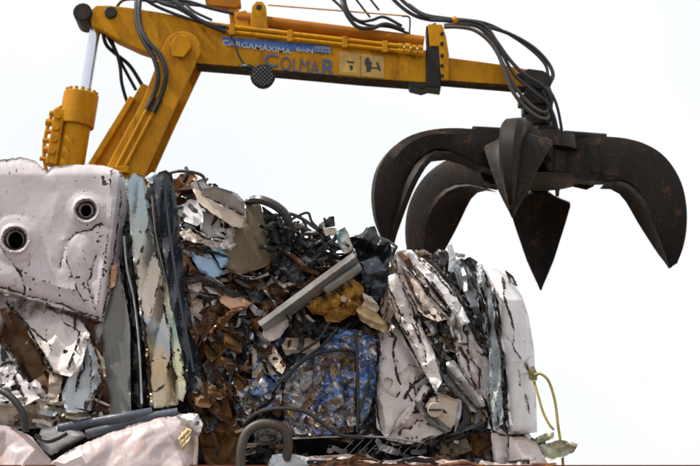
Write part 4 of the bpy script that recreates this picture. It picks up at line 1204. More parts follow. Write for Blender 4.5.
scatter([(0, 396), (105, 404), (108, 424), (0, 424)], 16, [CREAM, RUST, OLIVE, DGREY, BLACK, WHITE], bL, YF - .08, YF + .05, 2, (.4, .8))
scatter([(176, 184), (205, 186), (240, 214), (230, 250), (178, 250)], 26, [WHITE, RUST, BEIGE, DGREY, BLACK, LGREY, DGREY], bC, YF - .0, YF + .16, 3, (.5, 1.1))
scatter([(180, 250), (270, 275), (275, 310), (200, 320), (185, 300)], 24, [LGREY, BROWN, DGREY, BLACK, RUST, BROWN, WHITE], bC, YF - .04, YF + .16, 4, (.9, 1.8))
scatter([(192, 310), (262, 300), (250, 350), (245, 420), (205, 430), (200, 370)], 24, [RUST, BROWN, BROWN, DGREY, BLACK, BROWN, RUST], bC, YF - .09, YF + .12, 5, (.9, 1.9))
scatter([(268, 225), (290, 225), (345, 262), (350, 258), (300, 300), (272, 290)], 38, [BLACK, DGREY, BLACK, RUST, GREY, BROWN], bC, YF - .02, YF + .2, 6, (.5, 1.1))
scatter([(240, 330), (300, 340), (320, 350), (280, 400), (245, 420)], 30, [FOILS, FOIL, DGREY, BLACK, BLACK, FOILB, RUST], bC, YF - .07, YF + .1, 7, (.4, .8))
scatter([(282, 300), (345, 280), (390, 310), (380, 335), (330, 345), (290, 340)], 26, [YELLOW, BROWN, BLACK, STRAW, RUST, CREAM, DGREY], bC, YF - .06, YF + .12, 8, (.5, 1.0))
scatter([(206, 430), (285, 432), (430, 440), (430, 460), (240, 464)], 30, [BLACK, DGREY, BROWN, BLACK, GREY, BEIGE], bC, YF - .08, YF + .1, 9, (.5, 1.0))
scatter([(380, 262), (470, 262), (490, 330), (500, 440), (390, 440)], 56, [WHITE, LGREY, DGREY, BLACK, RUST, RUSTWHITE, DGREY], bR, YF + .0, YF + .2, 10, (.6, 1.3))
scatter([(416, 388), (490, 392), (492, 450), (430, 458)], 26, [WHITE, LGREY, DGREY, BLACK, OLIVE, GREY, RUST], bR, YF - .08, YF + .1, 11, (.4, .9))
scatter([(395, 256), (420, 250), (460, 256), (480, 266), (470, 275), (410, 262)], 18, [DGREY, OLIVE, LGREY, BLACK, WHITE], bR, YF - .02, YF + .1, 12, (.35, .7))
scatter([(172, 178), (205, 178), (245, 202), (240, 206), (200, 188)], 12, [DGREY, BLACK, RUST, BEIGE], bC, YF - .02, YF + .1, 13, (.35, .7))
scatter([(0, 420), (180, 414), (200, 425), (140, 430), (60, 445)], 16, [BLACK, DGREY, WHITE, BLUEHOSE, BROWN], bD, YF - .08, YF + .02, 14, (.4, .8))
scatter([(270, 455), (540, 458), (545, 466), (270, 466)], 26, [RUST, RUSTWHITE, BROWN, BLACK, WHITE, ORANGE], bE, YF - .2, YF - .1, 15, (.35, .8))

REDFOIL = metal('red_printed_foil', (.34, .05, .035), rust_amt=.1, metallic=.3)
GOLDFOIL = metal('gold_printed_foil', (.45, .33, .10), rust_amt=.1, metallic=.4)
CANS = [FOIL, FOILB, FOILS, FOILB, FOIL, LGREY, FOILB, FOIL, FOILS, FOILB, FOIL, REDFOIL, FOILS, GOLDFOIL]
scatter([(292, 374), (318, 356), (345, 354), (353, 362), (353, 428), (300, 432), (286, 410)], 44, CANS, bC, YF - .18, YF - .12, 51, (.7, 1.35), (.4, 3.1, .4), 'flattened_can')
scatter([(326, 346), (334, 334), (354, 332), (355, 348)], 9, [FOILB, FOILB, FOILS, FOIL], bC, YF - .19, YF - .15, 52, (.6, 1.0), (.4, 3.1, .4), 'flattened_can')
scatter([(358, 342), (366, 336), (375, 342), (375, 390), (360, 426)], 12, [FOILB, FOILB, FOILS, FOIL, FOILB], bC, YF - .17, YF - .13, 53, (.55, .9), (.4, 3.1, .4), 'flattened_can')
scatter([(246, 380), (284, 372), (286, 398), (252, 414), (236, 404)], 15, CANS, bC, YF - .16, YF - .1, 54, (.5, 1.0), (.5, 3.1, .5), 'flattened_can')
scatter([(196, 318), (262, 300), (250, 345), (244, 420), (206, 430), (202, 370)], 22, [BROWN, RUST, BROWN, BLACK, BROWN, DGREY, LGREY], bC, YF - .15, YF - .08, 55, (1.3, 2.4), (.6, 3.1, .6))
scatter([(240, 282), (300, 278), (290, 305), (250, 312)], 10, [BROWN, RUST, DGREY, LGREY], bC, YF - .1, YF - .03, 56, (.9, 1.6), (.6, 3.1, .6))

def ribbons(poly, n, mats, parent, y0, y1, seed, ang=(0, 3.14), ln=(10, 30), w=(1.2, 3.6)):
    rg = random.Random(seed)
    n = int(n * .6)
    y0, y1 = y0 + .05, y1 + .03
    xs = [p[0] for p in poly]; ys = [p[1] for p in poly]
    k = 0
    while k < n:
        x, y = rg.uniform(min(xs), max(xs)), rg.uniform(min(ys), max(ys))
        if not inside(np.array([x]), np.array([y]), poly)[0]:
            continue
        a = rg.uniform(*ang)
        l = rg.uniform(*ln)
        Y = rg.uniform(y0, y1)
        c_ = rg.uniform(-.13, .13) * l
        pts = [(x + l * (t - .5) * math.cos(a) - c_ * (4 * t * (1 - t) - .5) * math.sin(a) + rg.uniform(-1, 1), y + l * (t - .5) * math.sin(a) + c_ * (4 * t * (1 - t) - .5) * math.cos(a) + rg.uniform(-1, 1), Y + rg.uniform(-.03, .03)) for t in (0, rg.uniform(.2, .45), rg.uniform(.5, .8), 1)]
        ribbon('torn_ribbon', pts, rg.uniform(*w), rg.choice(mats), parent, rg.uniform(-.9, .9), rg.uniform(.9, 2.2))
        k += 1
ribbons([(384, 262), (470, 258), (485, 300), (490, 330), (440, 360), (400, 310)], 60, [LGREY, WHITE, DGREY, BLUEWHITE, DGREY, RUST, GREY], bR, YF - .16, YF - .04, 21, (.7, 1.7), (12, 34))
ribbons([(418, 312), (458, 312), (462, 345), (448, 372), (430, 345)], 34, [LGREY, WHITE, DGREY, STRAW, DGREY, RUST, BLACK], bR, YF - .16, YF - .08, 22, (0, 3.1), (8, 20))
ribbons([(426, 370), (490, 380), (496, 440), (440, 455), (420, 400)], 46, [LGREY, WHITE, DGREY, BLUEWHITE, BLACK, RUST, GREY], bR, YF - .17, YF - .05, 23, (.2, 2.0), (8, 26))
ribbons([(484, 290), (500, 300), (508, 380), (508, 430), (490, 430), (488, 350)], 18, [LGREY, DGREY, BLUEWHITE, BLACK], bR, YF - .12, YF - .02, 24, (1.2, 1.8), (16, 40), (.8, 2))
ribbons([(176, 180), (210, 186), (242, 215), (236, 256), (178, 260)], 46, [BEIGE, RUST, DGREY, BLACK, LGREY, WHITE, GREY], bC, YF - .12, YF + .0, 25, (-.2, .9), (10, 30))
ribbons([(182, 262), (270, 275), (280, 310), (205, 330)], 46, [RUST, BROWN, DGREY, BLACK, LGREY, WHITE, GREY], bC, YF - .14, YF - .02, 26, (-.4, .9), (14, 40), (1.5, 4))
ribbons([(196, 320), (262, 302), (254, 350), (246, 425), (206, 430)], 46, [RUST, BROWN, DGREY, BLACK, GREY, BLACK, LGREY], bC, YF - .17, YF - .04, 27, (.3, 2.4), (14, 40), (1.5, 4))
ribbons([(244, 325), (298, 335), (318, 350), (286, 384), (280, 410), (246, 420)], 48, [LGREY, FOILS, DGREY, BLACK, FOILS, FOILB, RUST], bC, YF - .18, YF - .05, 28, (.3, 2.4), (8, 24))
ribbons([(272, 225), (300, 225), (346, 262), (300, 296), (274, 290)], 44, [BLACK, DGREY, BLACK, RUST, GREY], bC, YF - .12, YF + .04, 29, (0, 3.1), (8, 26))
ribbons([(290, 306), (345, 282), (388, 312), (376, 335), (330, 345)], 30, [STRAW, BROWN, BLACK, CREAM, RUST, DGREY], bC, YF - .17, YF - .05, 30, (.2, 1.4), (8, 22))
ribbons([(0, 385), (104, 395), (106, 424), (0, 428)], 36, [CREAM, RUST, OLIVE, DGREY, BLACK, WHITE, BLUEWHITE], bL, YF - .14, YF - .02, 31, (-.3, .4), (10, 30))
ribbons([(0, 300), (100, 325), (104, 400), (0, 400)], 22, [WHITE, RUST, DGREY, BROWN], bL, YF - .08, YF + .06, 32, (.6, 2.0), (10, 30))
ribbons([(206, 426), (290, 432), (440, 440), (440, 460), (240, 464)], 34, [BLACK, DGREY, BROWN, GREY, BEIGE, LGREY], bC, YF - .16, YF - .04, 33, (-.5, .5), (10, 34))
ribbons([(390, 256), (420, 248), (450, 252), (484, 264), (470, 270), (410, 262)], 20, [DGREY, OLIVE, LGREY, BLACK], bR, YF - .1, YF + .05, 34, (-.3, 1.5), (6, 14), (.8, 2))
ribbons([(262, 456), (555, 460), (555, 468), (262, 468)], 36, [RUST, ORANGE, BROWN, RUSTWHITE, BLACK], bE, YF - .28, YF - .2, 35, (-.2, .2), (14, 40), (1, 2.4))

# ------------------------------------------------------------------ the crane
YC = 15.5
ORG = metal('orange_yellow_crane_paint', (.52, .238, .003), (.43, .185, .003), chip=(.03, .022, .015), rust=(.14, .05, .015), rust_amt=.10, dirt=(.11, .045, .009), dirt_amt=.75, rough=.5, wear=.6, bump=.05, scratch=.3, spec=.14)
ORGR = metal('red_orange_paint', (.38, .14, .004), (.30, .10, .004), rust_amt=.15, dirt_amt=.4, bump=.05, spec=.15, rough=.5)
UNDER = metal('shaded_underside_paint', (.03, .016, .004), (.018, .010, .004), rust_amt=.2, spec=.1, rough=.7, bump=.05)  # orange darkened: the shade under the arm is put into this colour
DARK = metal('greasy_dark_steel', (.012, .011, .010), rust_amt=.2, dirt=(.05, .03, .012), dirt_amt=.45, rough=.5, bump=.1, spec=.25)
CHROME = plain('chromed_rod', (.62, .66, .74), .14, metallic=.85, vary=.04, bump=.0)
base = at(110, 180, YC)
crane = thing('scrap_crane', 'orange yellow hydraulic loader crane rising behind the bales', 'crane', (base.x - 2.4, YC + .2, 0))

def scale_poly(poly, cx, cy, s):
    return [(cx + (x - cx) * s, cy + (y - cy) * s) for x, y in poly]

# hidden foot: pedestal and turntable
bx = base.x - 2.0
MB().box((bx, YC + .3, .25), (2.6, 2.2, .5)).build('foot', DARK, crane, bevel=.03)
MB().cyl((bx, YC + .3, .5), (bx, YC + .3, 1.5), .55, n=32).build('pedestal', ORG, crane, smooth=True)
MB().cyl((bx, YC + .3, 1.5), (bx, YC + .3, 1.72), .75, n=40).build('turntable', DARK, crane, smooth=True)

# main boom: a box with raised edge rails, rising from the turntable to the pivot
E0 = at(183, 52, YC)                                     # pivot pin
F0 = Vector((bx + .15, YC, 1.72))
ub = (E0 - F0); ub.y = 0
Lb = ub.length
ub.normalize()
nb = Vector((ub.z, 0, -ub.x))                            # to the right of the boom
def bpt(s_, w, y):
    return F0 + ub * s_ + nb * w + Vector((0, y, 0))
wl0, wr0 = -.52, .50                                      # half widths at the foot
wl1, wr1 = -.20, .16
def bl(s_): return wl0 + (wl1 - wl0) * s_ / Lb
def br(s_): return wr0 + (wr1 - wr0) * s_ / Lb
e = MB()
outl = [bpt(0, bl(0), .08), bpt(Lb * .93, bl(Lb * .93), .08), bpt(Lb * .93, br(Lb * .93) - .1, .08), bpt(0, br(0) - .2, .08)]
e.prism(outl, Vector((0, .17, 0)))
mb = e.build('main_boom', ORG, crane, bevel=.012)
def cheek(y):
    c = MB()
    pts = [bpt(0, -.12, y), bpt(Lb * .9, -.10, y)]
    for k in range(9):
        a = math.pi * (1 - k / 8)
        pts.append(bpt(Lb + math.sin(a) * .17, math.cos(a) * .17 + .0, y))
    pts += [bpt(Lb * .9, br(Lb * .9), y), bpt(0, br(0), y)]
    c.prism(pts, Vector((0, .035, 0)))
    return c
cheek(-.09).build('cheek_plate', ORG, mb, bevel=.008)
cheek(.26).build('cheek_plate', ORG, mb, bevel=.008)
MB().prism([bpt(Lb * .05, bl(0) - .02, .02), bpt(Lb * .9, bl(Lb * .9) - .02, .02), bpt(Lb * .9, bl(Lb * .9) + .035, .02), bpt(Lb * .05, bl(0) + .035, .02)], Vector((0, .38, 0))).build('edge_rail', ORG, mb, bevel=.006)
MB().prism([bpt(Lb * .05, -.13, -.05), bpt(Lb * .86, -.115, -.05), bpt(Lb * .86, -.07, -.05), bpt(Lb * .05, -.085, -.05)], Vector((0, .18, 0))).build('edge_rail', ORG, mb, bevel=.006)
for q in (.5, .62, .75):
    MB().box(bpt(Lb * q, (bl(Lb * q) - .12) / 2, .075), (.1, .02, .1)).build('inspection_cover', ORG, mb, bevel=.004)
# hard pipes on the boom face, ending in hose couplings
for w in (-.02, .045):
    MB().tube([bpt(Lb * .1, w, -.115), bpt(Lb * .886, w, -.115)], .016, 8).build('hard_pipe', ORG, mb, smooth=True)
    MB().cyl(bpt(Lb * .886, w, -.115), bpt(Lb * .91, w, -.115), .026, n=6).build('coupling', DARK, mb)
MB().box(bpt(Lb * .78, .01, -.11), (.19, .05, .06)).build('pipe_clamp', ORG, mb, bevel=.006)
# pivot pin
MB().cyl(E0 + Vector((0, -.14, 0)), E0 + Vector((0, .32, 0)), .075, n=24).build('pivot_pin', ORG, mb, smooth=True, bevel=.01)
MB().prism([E0 + Vector((x, -.155, z)) for x, z in ((-.08, -.09), (.02, -.1), (.09, 0), (.06, .1), (-.04, .11), (-.1, .03))], Vector((0, .03, 0))).build('pin_keeper', ORG, mb, bevel=.006)

# arm: box section from the cylinder eye (left) to the sleeve (right)
YA = YC
AD = .16
arm_poly = [(88, 12), (96, 5), (108, 5), (128, 7), (160, 12), (196, 19), (240, 25), (300, 33), (360, 41), (428, 50), (428, 83.5), (360, 78.5), (300, 73), (240, 67.5), (196, 64), (168, 59), (140, 50), (116, 39), (102, 30), (92, 26)]
am = MB()
am.prism_px(arm_poly, YA, AD)
arm = am.build('arm', ORG, crane, bevel=.012)
# dark strip along the lower edge, painting in the underside's shade
MB().prism_px([(196, 63), (240, 66.5), (300, 72), (360, 77.5), (428, 82.5), (428, 84.3), (360, 79.3), (300, 73.8), (240, 68.3), (196, 64.8)], YA - .015, AD + .03).build('underside_shade_strip', UNDER, arm)
# cylinder eye
eye = at(85, 18, YA + .12)
MB().cyl(eye + Vector((0, -.17, 0)), eye + Vector((0, .17, 0)), 10 * px_m(YC), n=28).build('cylinder_eye', DARK, arm, smooth=True, bevel=.01)
pe = at(111, 13, YA)
MB().cyl(pe + Vector((0, -.03, 0)), pe + Vector((0, .27, 0)), 6.5 * px_m(YC), n=20).build('pin', DARK, arm, smooth=True, bevel=.006)
# telescope cylinder lying on top of the arm
tc0, tc1 = at(242, 19, YA + .08), at(424, 42, YA + .08)
MB().cyl(tc0, tc1, 6.5 * px_m(YC), n=24).build('telescope_cylinder', ORGR, arm, smooth=True)
MB().cyl(tc0 - (tc1 - tc0).normalized() * .05, tc0 + (tc1 - tc0).normalized() * .12, 8 * px_m(YC), n=24).build('cylinder_head', ORGR, arm, smooth=True, bevel=.01)
MB().prism_px([(250, 27), (252, 6), (256, 1), (262, 1), (266, 6), (268, 29)], YA - .02, .06).build('cylinder_lug', ORG, arm, bevel=.008)
b1 = at(259, 7, YA - .03)
MB().cyl(b1, b1 + Vector((0, .1, 0)), .025, n=10).build('bolt', DARK, arm)
MB().prism_px([(236, 28), (234, 12), (246, 10), (250, 28)], YA + .02, .16).build('cylinder_cradle', ORG, arm, bevel=.006)
MB().prism_px([(204, -6), (240, -4), (241, 5), (236, 8), (206, 5)], YA + .06, .1).build('hose_bulkhead', ORGR, arm, bevel=.01)
MB().prism_px([(228, 3), (238, 4), (240, 24), (230, 22)], YA + .08, .05).build('bulkhead_post', ORG, arm, bevel=.006)
# two hard pipes along the face
for dy in (0, 5):
    a0, a1 = at(222, 26 + dy, YA - .045), at(398, 46 + dy, YA - .045)
    MB().cyl(a0, a1, 2.6 * px_m(YC), n=10).build('hard_pipe', ORG, arm, smooth=True)
    d = (a1 - a0).normalized()
    for k in range(4):
        MB().cyl(a1 + d * (.0 + .06 * k), a1 + d * (.05 + .06 * k), (3.6, 4.4, 3.4, 4.2)[k] * px_m(YC), n=8).build('pipe_fitting', ORG, arm)
for x in (232, 290, 345, 385):
    y = 28.5 + (x - 222) * .1136
    MB().box(at(x, y, YA - .045), (.05, .05, .11)).build('pipe_clamp', ORG, arm, bevel=.006)
# thin rod and its bracket above
MB().cyl(at(268, 5, YA + .05), at(408, 16, YA + .05), .8 * px_m(YC), n=6).build('guard_rod', ORG, arm)
MB().tube(smooth_path([at(402, 16, YA + .05), at(409, 17, YA + .05), at(410, 24, YA + .05), at(409, 38, YA + .05)], 4), 1.0 * px_m(YC), 6).build('guard_rod', DARK, arm)
# sleeve and bracket at the arm's end
sl = MB()
sl.prism_px([(426, 47), (440, 46), (441, 88), (426, 86)], YA - .03, AD + .06)
slv = sl.build('sleeve', DARK, arm, bevel=.01)
MB().prism_px([(428, 24), (442, 24), (446, 36), (449, 54), (449, 80), (441, 80), (439, 46), (430, 46)], YA - .035, .04).build('sleeve_bracket', ORG, slv, bevel=.006)
MB().prism_px([(426, 26), (436, 22), (438, 46), (427, 48)], YA + .02, .18).build('sleeve_block', DARK, slv, bevel=.008)
MB().prism_px([(408, 81), (430, 83.5), (428, 87), (422, 89), (410, 86)], YA - .02, AD + .04).build('wear_pad', DARK, slv, bevel=.006)
for y in (34, 44, 56, 66, 76):
    c = at(442, y, YA - .04)
    MB().cyl(c + Vector((0, -.015, 0)), c, .018, n=8).build('bolt', DARK, slv)
# inner extension
ext = MB().prism_px([(438, 56), (500, 64), (533, 70), (533, 88), (500, 85), (438, 81)], YA + .03, AD - .06).build('inner_extension', ORG, crane, bevel=.01)
MB().prism_px([(438, 79.5), (500, 84), (533, 87.5), (533, 90), (500, 87), (438, 82)], YA + .02, AD - .04).build('underside_shade_strip', UNDER, ext)  # underside shade painted on, as along the arm
# head and rotator
head = MB().prism_px([(516, 74), (528, 68), (543, 70), (550, 74), (553, 80), (549, 90), (545, 104), (519, 104), (519, 96), (526, 92), (524, 80)], YA - .0, AD).build('boom_head', DARK, crane, bevel=.015)
hp = at(540, 82, YA - .03)
MB().cyl(hp, hp + Vector((0, .32, 0)), .06, n=16).build('head_pin', DARK, head, smooth=True)
ROT = at(535, 104, YA + .12)
HUB = at(543, 160, YA + .12)
MB().box(ROT + Vector((0, 0, -.02)), (.24, .2, .18)).build('link_block', DARK, head, bevel=.02)
MB().cyl(ROT + Vector((0.02, 0, -.10)), ROT + Vector((.03, 0, -.22)), .12, n=20).build('rotator', DARK, head, smooth=True, bevel=.01)

# hydraulic cylinder
rod0, rod1 = at(96, 26, YA + .12), at(84, 100, YA + .12)
MB().cyl(rod0, rod1, 6 * px_m(YC), n=24).build('piston_rod', CHROME, crane, smooth=True)
ax = (rod1 - rod0).normalized()
g0 = at(81.5, 94, YA + .12)
foot = g0 + ax * ((g0.z - 1.7) / abs(ax.z))
ax = (foot - g0).normalized()
g1 = g0 + ax * .31
bar = MB().cyl(g1 - ax * .02, foot, 15 * px_m(YC), n=32).build('cylinder_barrel', ORG, crane, smooth=True)
MB().cyl(g0, g1, 18.5 * px_m(YC), n=36).build('gland', ORG, bar, smooth=True, bevel=.008)
side = ax.cross(Vector((0, 1, 0))).normalized()
fwd = ax.cross(side).normalized()
for k in range(14):
    a = 2 * math.pi * k / 14
    c = g0 + (side * math.cos(a) + fwd * math.sin(a)) * 15.5 * px_m(YC)
    MB().cyl(c - ax * .03, c + ax * .01, .018, n=6).build('bolt', ORG, bar)
vb = side if side.x < 0 else -side
vc = g0 + ax * .45 + vb * 17 * px_m(YC) + Vector((0, -.05, 0))
M3 = Matrix((vb, Vector((0, 1, 0)), -ax)).transposed()
def obox(c, d):
    m = MB().box((0, 0, 0), d)
    m.v = [tuple(c + M3 @ Vector(v)) for v in m.v]
    return m
obox(vc, (.1, .14, .52)).build('valve_block', ORG, bar, bevel=.01)
for k in range(6):
    c = vc - ax * (.22 - .085 * k) + vb * .05
    MB().cyl(c, c + vb * (.05 + .02 * (k % 2)), (.026, .034, .022)[k % 3], n=8).build('valve_cap', ORG, bar, smooth=True)
for k in range(4):
    c = vc - ax * (.18 - .11 * k) + Vector((0, -.08, 0))
    MB().cyl(c, c + Vector((0, -.04, 0)), .03, n=8).build('valve_cap', ORG, bar, smooth=True)
MB().tube(smooth_path([vc - ax * .3, vc - ax * .2 + vb * .08, vc + ax * .1 + vb * .1, vc + ax * .4 + vb * .02], 5), .018, 7).build('hard_pipe', ORG, bar, smooth=True)

# work lamp with a mesh guard
lc = at(263, 77, YA - .12)
lamp = MB().tube([lc + Vector((0, .10, 0)), lc + Vector((0, .06, 0)), lc + Vector((0, -.02, 0)), lc + Vector((0, -.03, 0))], [.05, .095, .112, .105], 28).build('work_lamp', DARK, crane, smooth=True)
MB().cyl(lc + Vector((0, -.036, 0)), lc + Vector((0, -.031, 0)), .094, n=28).build('lamp_glass', plain('lamp_glass', (.34, .34, .36), .2, vary=.2), lamp, smooth=True)
for k in range(-3, 4):
    q = k * .027
    h_ = math.sqrt(max(.0, .1 ** 2 - q * q))
    for sgn in (1, -1):
        u = Vector((1, 0, sgn)).normalized()
        w = Vector((-sgn, 0, 1)).normalized()
        c = lc + Vector((0, -.045, 0)) + w * q
        MB().cyl(c - u * h_, c + u * h_, .006, n=5).build('guard_bar', DARK, lamp)
MB().tube(smooth_path([at(240, 68, YA - .02), at(248, 67, YA - .08), lc + Vector((-.06, .06, .06))], 4), .03, 8).build('lamp_bracket', DARK, lamp, smooth=True)

# lettering and stickers on the arm's face
BLUEP = plain('blue_lettering', (.05, .085, .16), .5, vary=.3, scale=30)
BLUEB = plain('blue_band', (.025, .10, .34), .45, vary=.3)
WHITEP = plain('white_lettering', (.40, .43, .50), .5)
PALE = plain('faded_sticker', (.46, .28, .07), .5, vary=.3)
PALEB = plain('faded_blue_print', (.22, .27, .36), .5, vary=.3)
INK = plain('black_print', (.02, .02, .02), .5)
SL = math.atan2(at(300, 33, YA).z - at(360, 41, YA).z, at(360, 41, YA).x - at(300, 33, YA).x)
def flat_px(name, poly, off, mat, parent):
    return MB().prism_px(poly, YA - off, .003).build(name, mat, parent)
def text_px(s_, px, py, hpx, wpx, off, mat, parent, name='lettering', bold=.0, slope=SL):
    cu = bpy.data.curves.new('lettering', 'FONT')
    cu.body = s_
    cu.size = 1.0
    cu.extrude = .002
    cu.offset = bold
    o = bpy.data.objects.new('tmp', cu)
    COL.objects.link(o)
    dg = bpy.context.evaluated_depsgraph_get()
    me = bpy.data.meshes.new_from_object(o.evaluated_get(dg))
    bpy.data.objects.remove(o)
    v = np.array([tuple(x.co) for x in me.vertices])
    fs = [tuple(p.vertices) for p in me.polygons]
    lo, hi = v.min(0), v.max(0)
    m = px_m(YA)
    sx, sy = wpx * m / (hi[0] - lo[0]), hpx * m / (hi[1] - lo[1])
    o0 = at(px, py, YA - off)
    c, s2 = math.cos(-slope), math.sin(-slope)
    out = []
    for a, b, z in v:
        X, Z = (a - lo[0]) * sx, (b - lo[1]) * sy
        out.append((o0.x + X * c - Z * s2 * .3, o0.y - z * .5, o0.z + X * s2 + Z * c))
    return link_mesh(name, out, fs, mat, parent, False)
flat_px('load_band', [(221, 36.5), (330, 45.5), (331, 54), (226, 45.5)], .006, BLUEB, arm)
flat_px('band_patch', [(315, 45.5), (330.5, 46.5), (331, 53.5), (315, 52)], .010, PALEB, arm)
text_px('CARGAMÁXIMA', 222.5, 45.0, 7.6, 73, .012, WHITEP, arm, bold=.02)
text_px('6mN', 296, 51.2, 5.2, 18, .012, WHITEP, arm, bold=.02)
text_px('LLO', 316, 52.0, 4.6, 13, .014, BLUEB, arm, bold=.01)
text_px('C', 264.5, 66, 14.5, 14, .008, BLUEP, arm, bold=.02)
text_px('OLMA', 280.5, 69.5, 15, 41, .008, BLUEP, arm, bold=.0)
text_px('R', 322, 75.5, 19, 14, .008, BLUEP, arm, bold=.02)
flat_px('logo_bar', [(274, 69.6), (322, 73.2), (322, 75.6), (274, 72.0)], .007, BLUEP, arm)
flat_px('warning_sticker', [(339, 51), (360, 53.5), (360, 76), (339, 74)], .006, PALE, arm)
flat_px('warning_sticker', [(361, 53.6), (384, 56.4), (384, 78), (361, 76)], .006, PALE, arm)
TRI = plain('yellow_triangle_print', (.56, .36, .05), .5)
flat_px('warning_triangle', [(350, 54.5), (358, 73.5), (342, 72)], .009, TRI, arm)
flat_px('warning_symbol', [(347, 60.5), (354, 61.5), (354, 63.5), (347, 62.5)], .012, INK, arm)
flat_px('warning_symbol', [(349, 65), (353, 65), (353, 69), (350.5, 70.5)], .012, INK, arm)
flat_px('warning_symbol', [(366, 57.5), (369, 57.5), (370, 61), (372, 62), (371.5, 66), (370.5, 72), (366.5, 72), (366, 66), (364.5, 64), (365, 61)], .009, INK, arm)
flat_px('warning_symbol', [(371, 67), (380, 67.5), (380, 69), (371, 68.6)], .009, INK, arm)
flat_px('warning_symbol', [(376, 62), (378, 62), (381, 70), (379, 71)], .011, INK, arm)

# hoses of the crane
def chose(pts, r, mat=RUBBER, y=-.1):
    return hose('hydraulic_hose', [(p[0], p[1], YA + (p[2] if len(p) > 2 else y)) for p in pts], r, mat, crane, n=8)
chose([(141, -14, .0), (137, 0, -.06), (137, 22, -.1), (143, 40, -.14), (153, 56, -.16), (158, 74, -.16), (156, 88, -.13), (151.5, 99, -.115)], 2.6)
chose([(144, -14, .0), (139.5, 2, -.08), (140, 24, -.12), (147, 40, -.16), (160, 55, -.18), (166, 72, -.18), (164, 88, -.14), (158.5, 102, -.115)], 2.6)
chose([(150, -8, -.02), (160, 2, -.06), (178, 8, -.08), (196, 18, -.09), (212, 25, -.08), (226, 27, -.05)], 2.4)
chose([(168, -8, -.02), (176, 2, -.08), (190, 13, -.1), (206, 24, -.09), (226, 32, -.05)], 2.4)
chose([(116, 8, .1), (122, 1, .05), (132, -1, .05), (150, 1, .05), (175, 3, .05), (205, 6, .06)], 1.6)
chose([(176, 3, .1), (190, -4, .06), (202, -8, .06)], 1.4)
chose([(185, 4, .0), (195, 12, -.04), (212, 20, -.05)], 1.5)
chose([(226, 27, -.06), (234, 42, -.05), (240, 58, -.05), (247, 66, -.06)], 1.1)
chose([(102, 28, .12), (106, 44, .12), (116, 54, .14), (130, 66, .16), (144, 88, .2)], 2.0, DARK)
chose([(106, 34, .12), (116, 52, .12), (120, 66, .13), (122, 84, .14), (128, 104, .16), (134, 112, .2)], 1.8, DARK)
chose([(110, 36, .14), (120, 60, .15), (136, 90, .18)], 1.7, DARK)
# loops over the top right
chose([(340, -16, .0), (342, 0, -.03), (344, 8, -.06), (349, 18, -.06), (358, 27, -.05), (372, 28, -.03), (386, 24, .0), (404, 30, .05)], 2.2)
chose([(344, -16, .05), (345, 2, .02), (350, 14, .0), (360, 21, .0), (372, 20, .02), (384, 17, .05), (402, 26, .08)], 1.7)
chose([(352, -6, .1), (362, 7, .1), (370, 17, .08)], 1.2)
chose([(367, -5, .1), (379, 10, .1)], 1.2)
chose([(392, -14, .05), (400, -2, .05), (414, 10, .02), (428, 17, .0), (448, 20, -.02), (470, 21, -.04), (486, 27, -.05), (497, 42, -.07), (510, 60, -.09), (524, 74, -.1), (540, 84, -.1), (549, 94, -.08), (551, 106, -.04), (549, 122, 0)], 2.1)
chose([(384, -14, .1), (394, 0, .08), (410, 13, .06), (426, 19, .04), (450, 21, .02), (478, 25, .02), (505, 32, .03), (530, 45, .04), (546, 60, .05), (553, 74, .05), (549, 85, .05)], 2.1)
chose([(444, 27, -.05), (458, 27, -.07), (474, 30, -.09), (488, 40, -.1), (498, 54, -.11), (504, 70, -.12), (512, 90, -.12), (524, 106, -.11), (538, 117, -.1), (548, 118, -.06), (549, 106, -.02), (545, 92, 0)], 2.1, RUBBERG)
chose([(444, 25, -.02), (462, 24, -.03), (480, 28, -.04), (494, 44, -.05), (502, 62, -.06), (516, 88, -.08), (532, 106, -.08), (546, 112, -.06), (552, 100, -.02), (549, 88, 0)], 2.0, RUBBERG)
chose([(546, 86, -.04), (553, 96, -.05), (558, 110, -.04), (562, 132, 0), (563, 150, .05)], 1.6)
chose([(543, 90, -.06), (549, 104, -.06), (553, 122, -.03), (555, 150, .02)], 1.5)
chose([(430, 20, -.01), (460, 22, -.03), (484, 30, -.05), (500, 50, -.07), (514, 74, -.09), (534, 92, -.1), (548, 104, -.08), (556, 124, -.03), (558, 150, .02)], 1.9)
chose([(408, 4, .1), (424, 14, .08), (446, 18, .05), (468, 20, .03), (488, 24, .03), (512, 36, .04), (534, 52, .04), (546, 66, .04), (548, 80, .04)], 1.7)
chose([(320, -12, .1), (338, 4, .08), (352, 18, .04), (368, 25, .02), (390, 27, .04), (410, 34, .08)], 1.5)
chose([(150, -6, .1), (166, 0, .08), (186, 1, .06), (210, 8, .06), (236, 14, .08)], 2.0)
chose([(140, -4, .02), (156, 6, .0), (178, 15, -.02), (200, 22, -.05), (224, 28, -.06)], 1.8)
MB().cyl(at(453, 21, YA - .04), at(457, 19, YA - .04), .035, n=8).build('hose_clamp', ORG, crane)

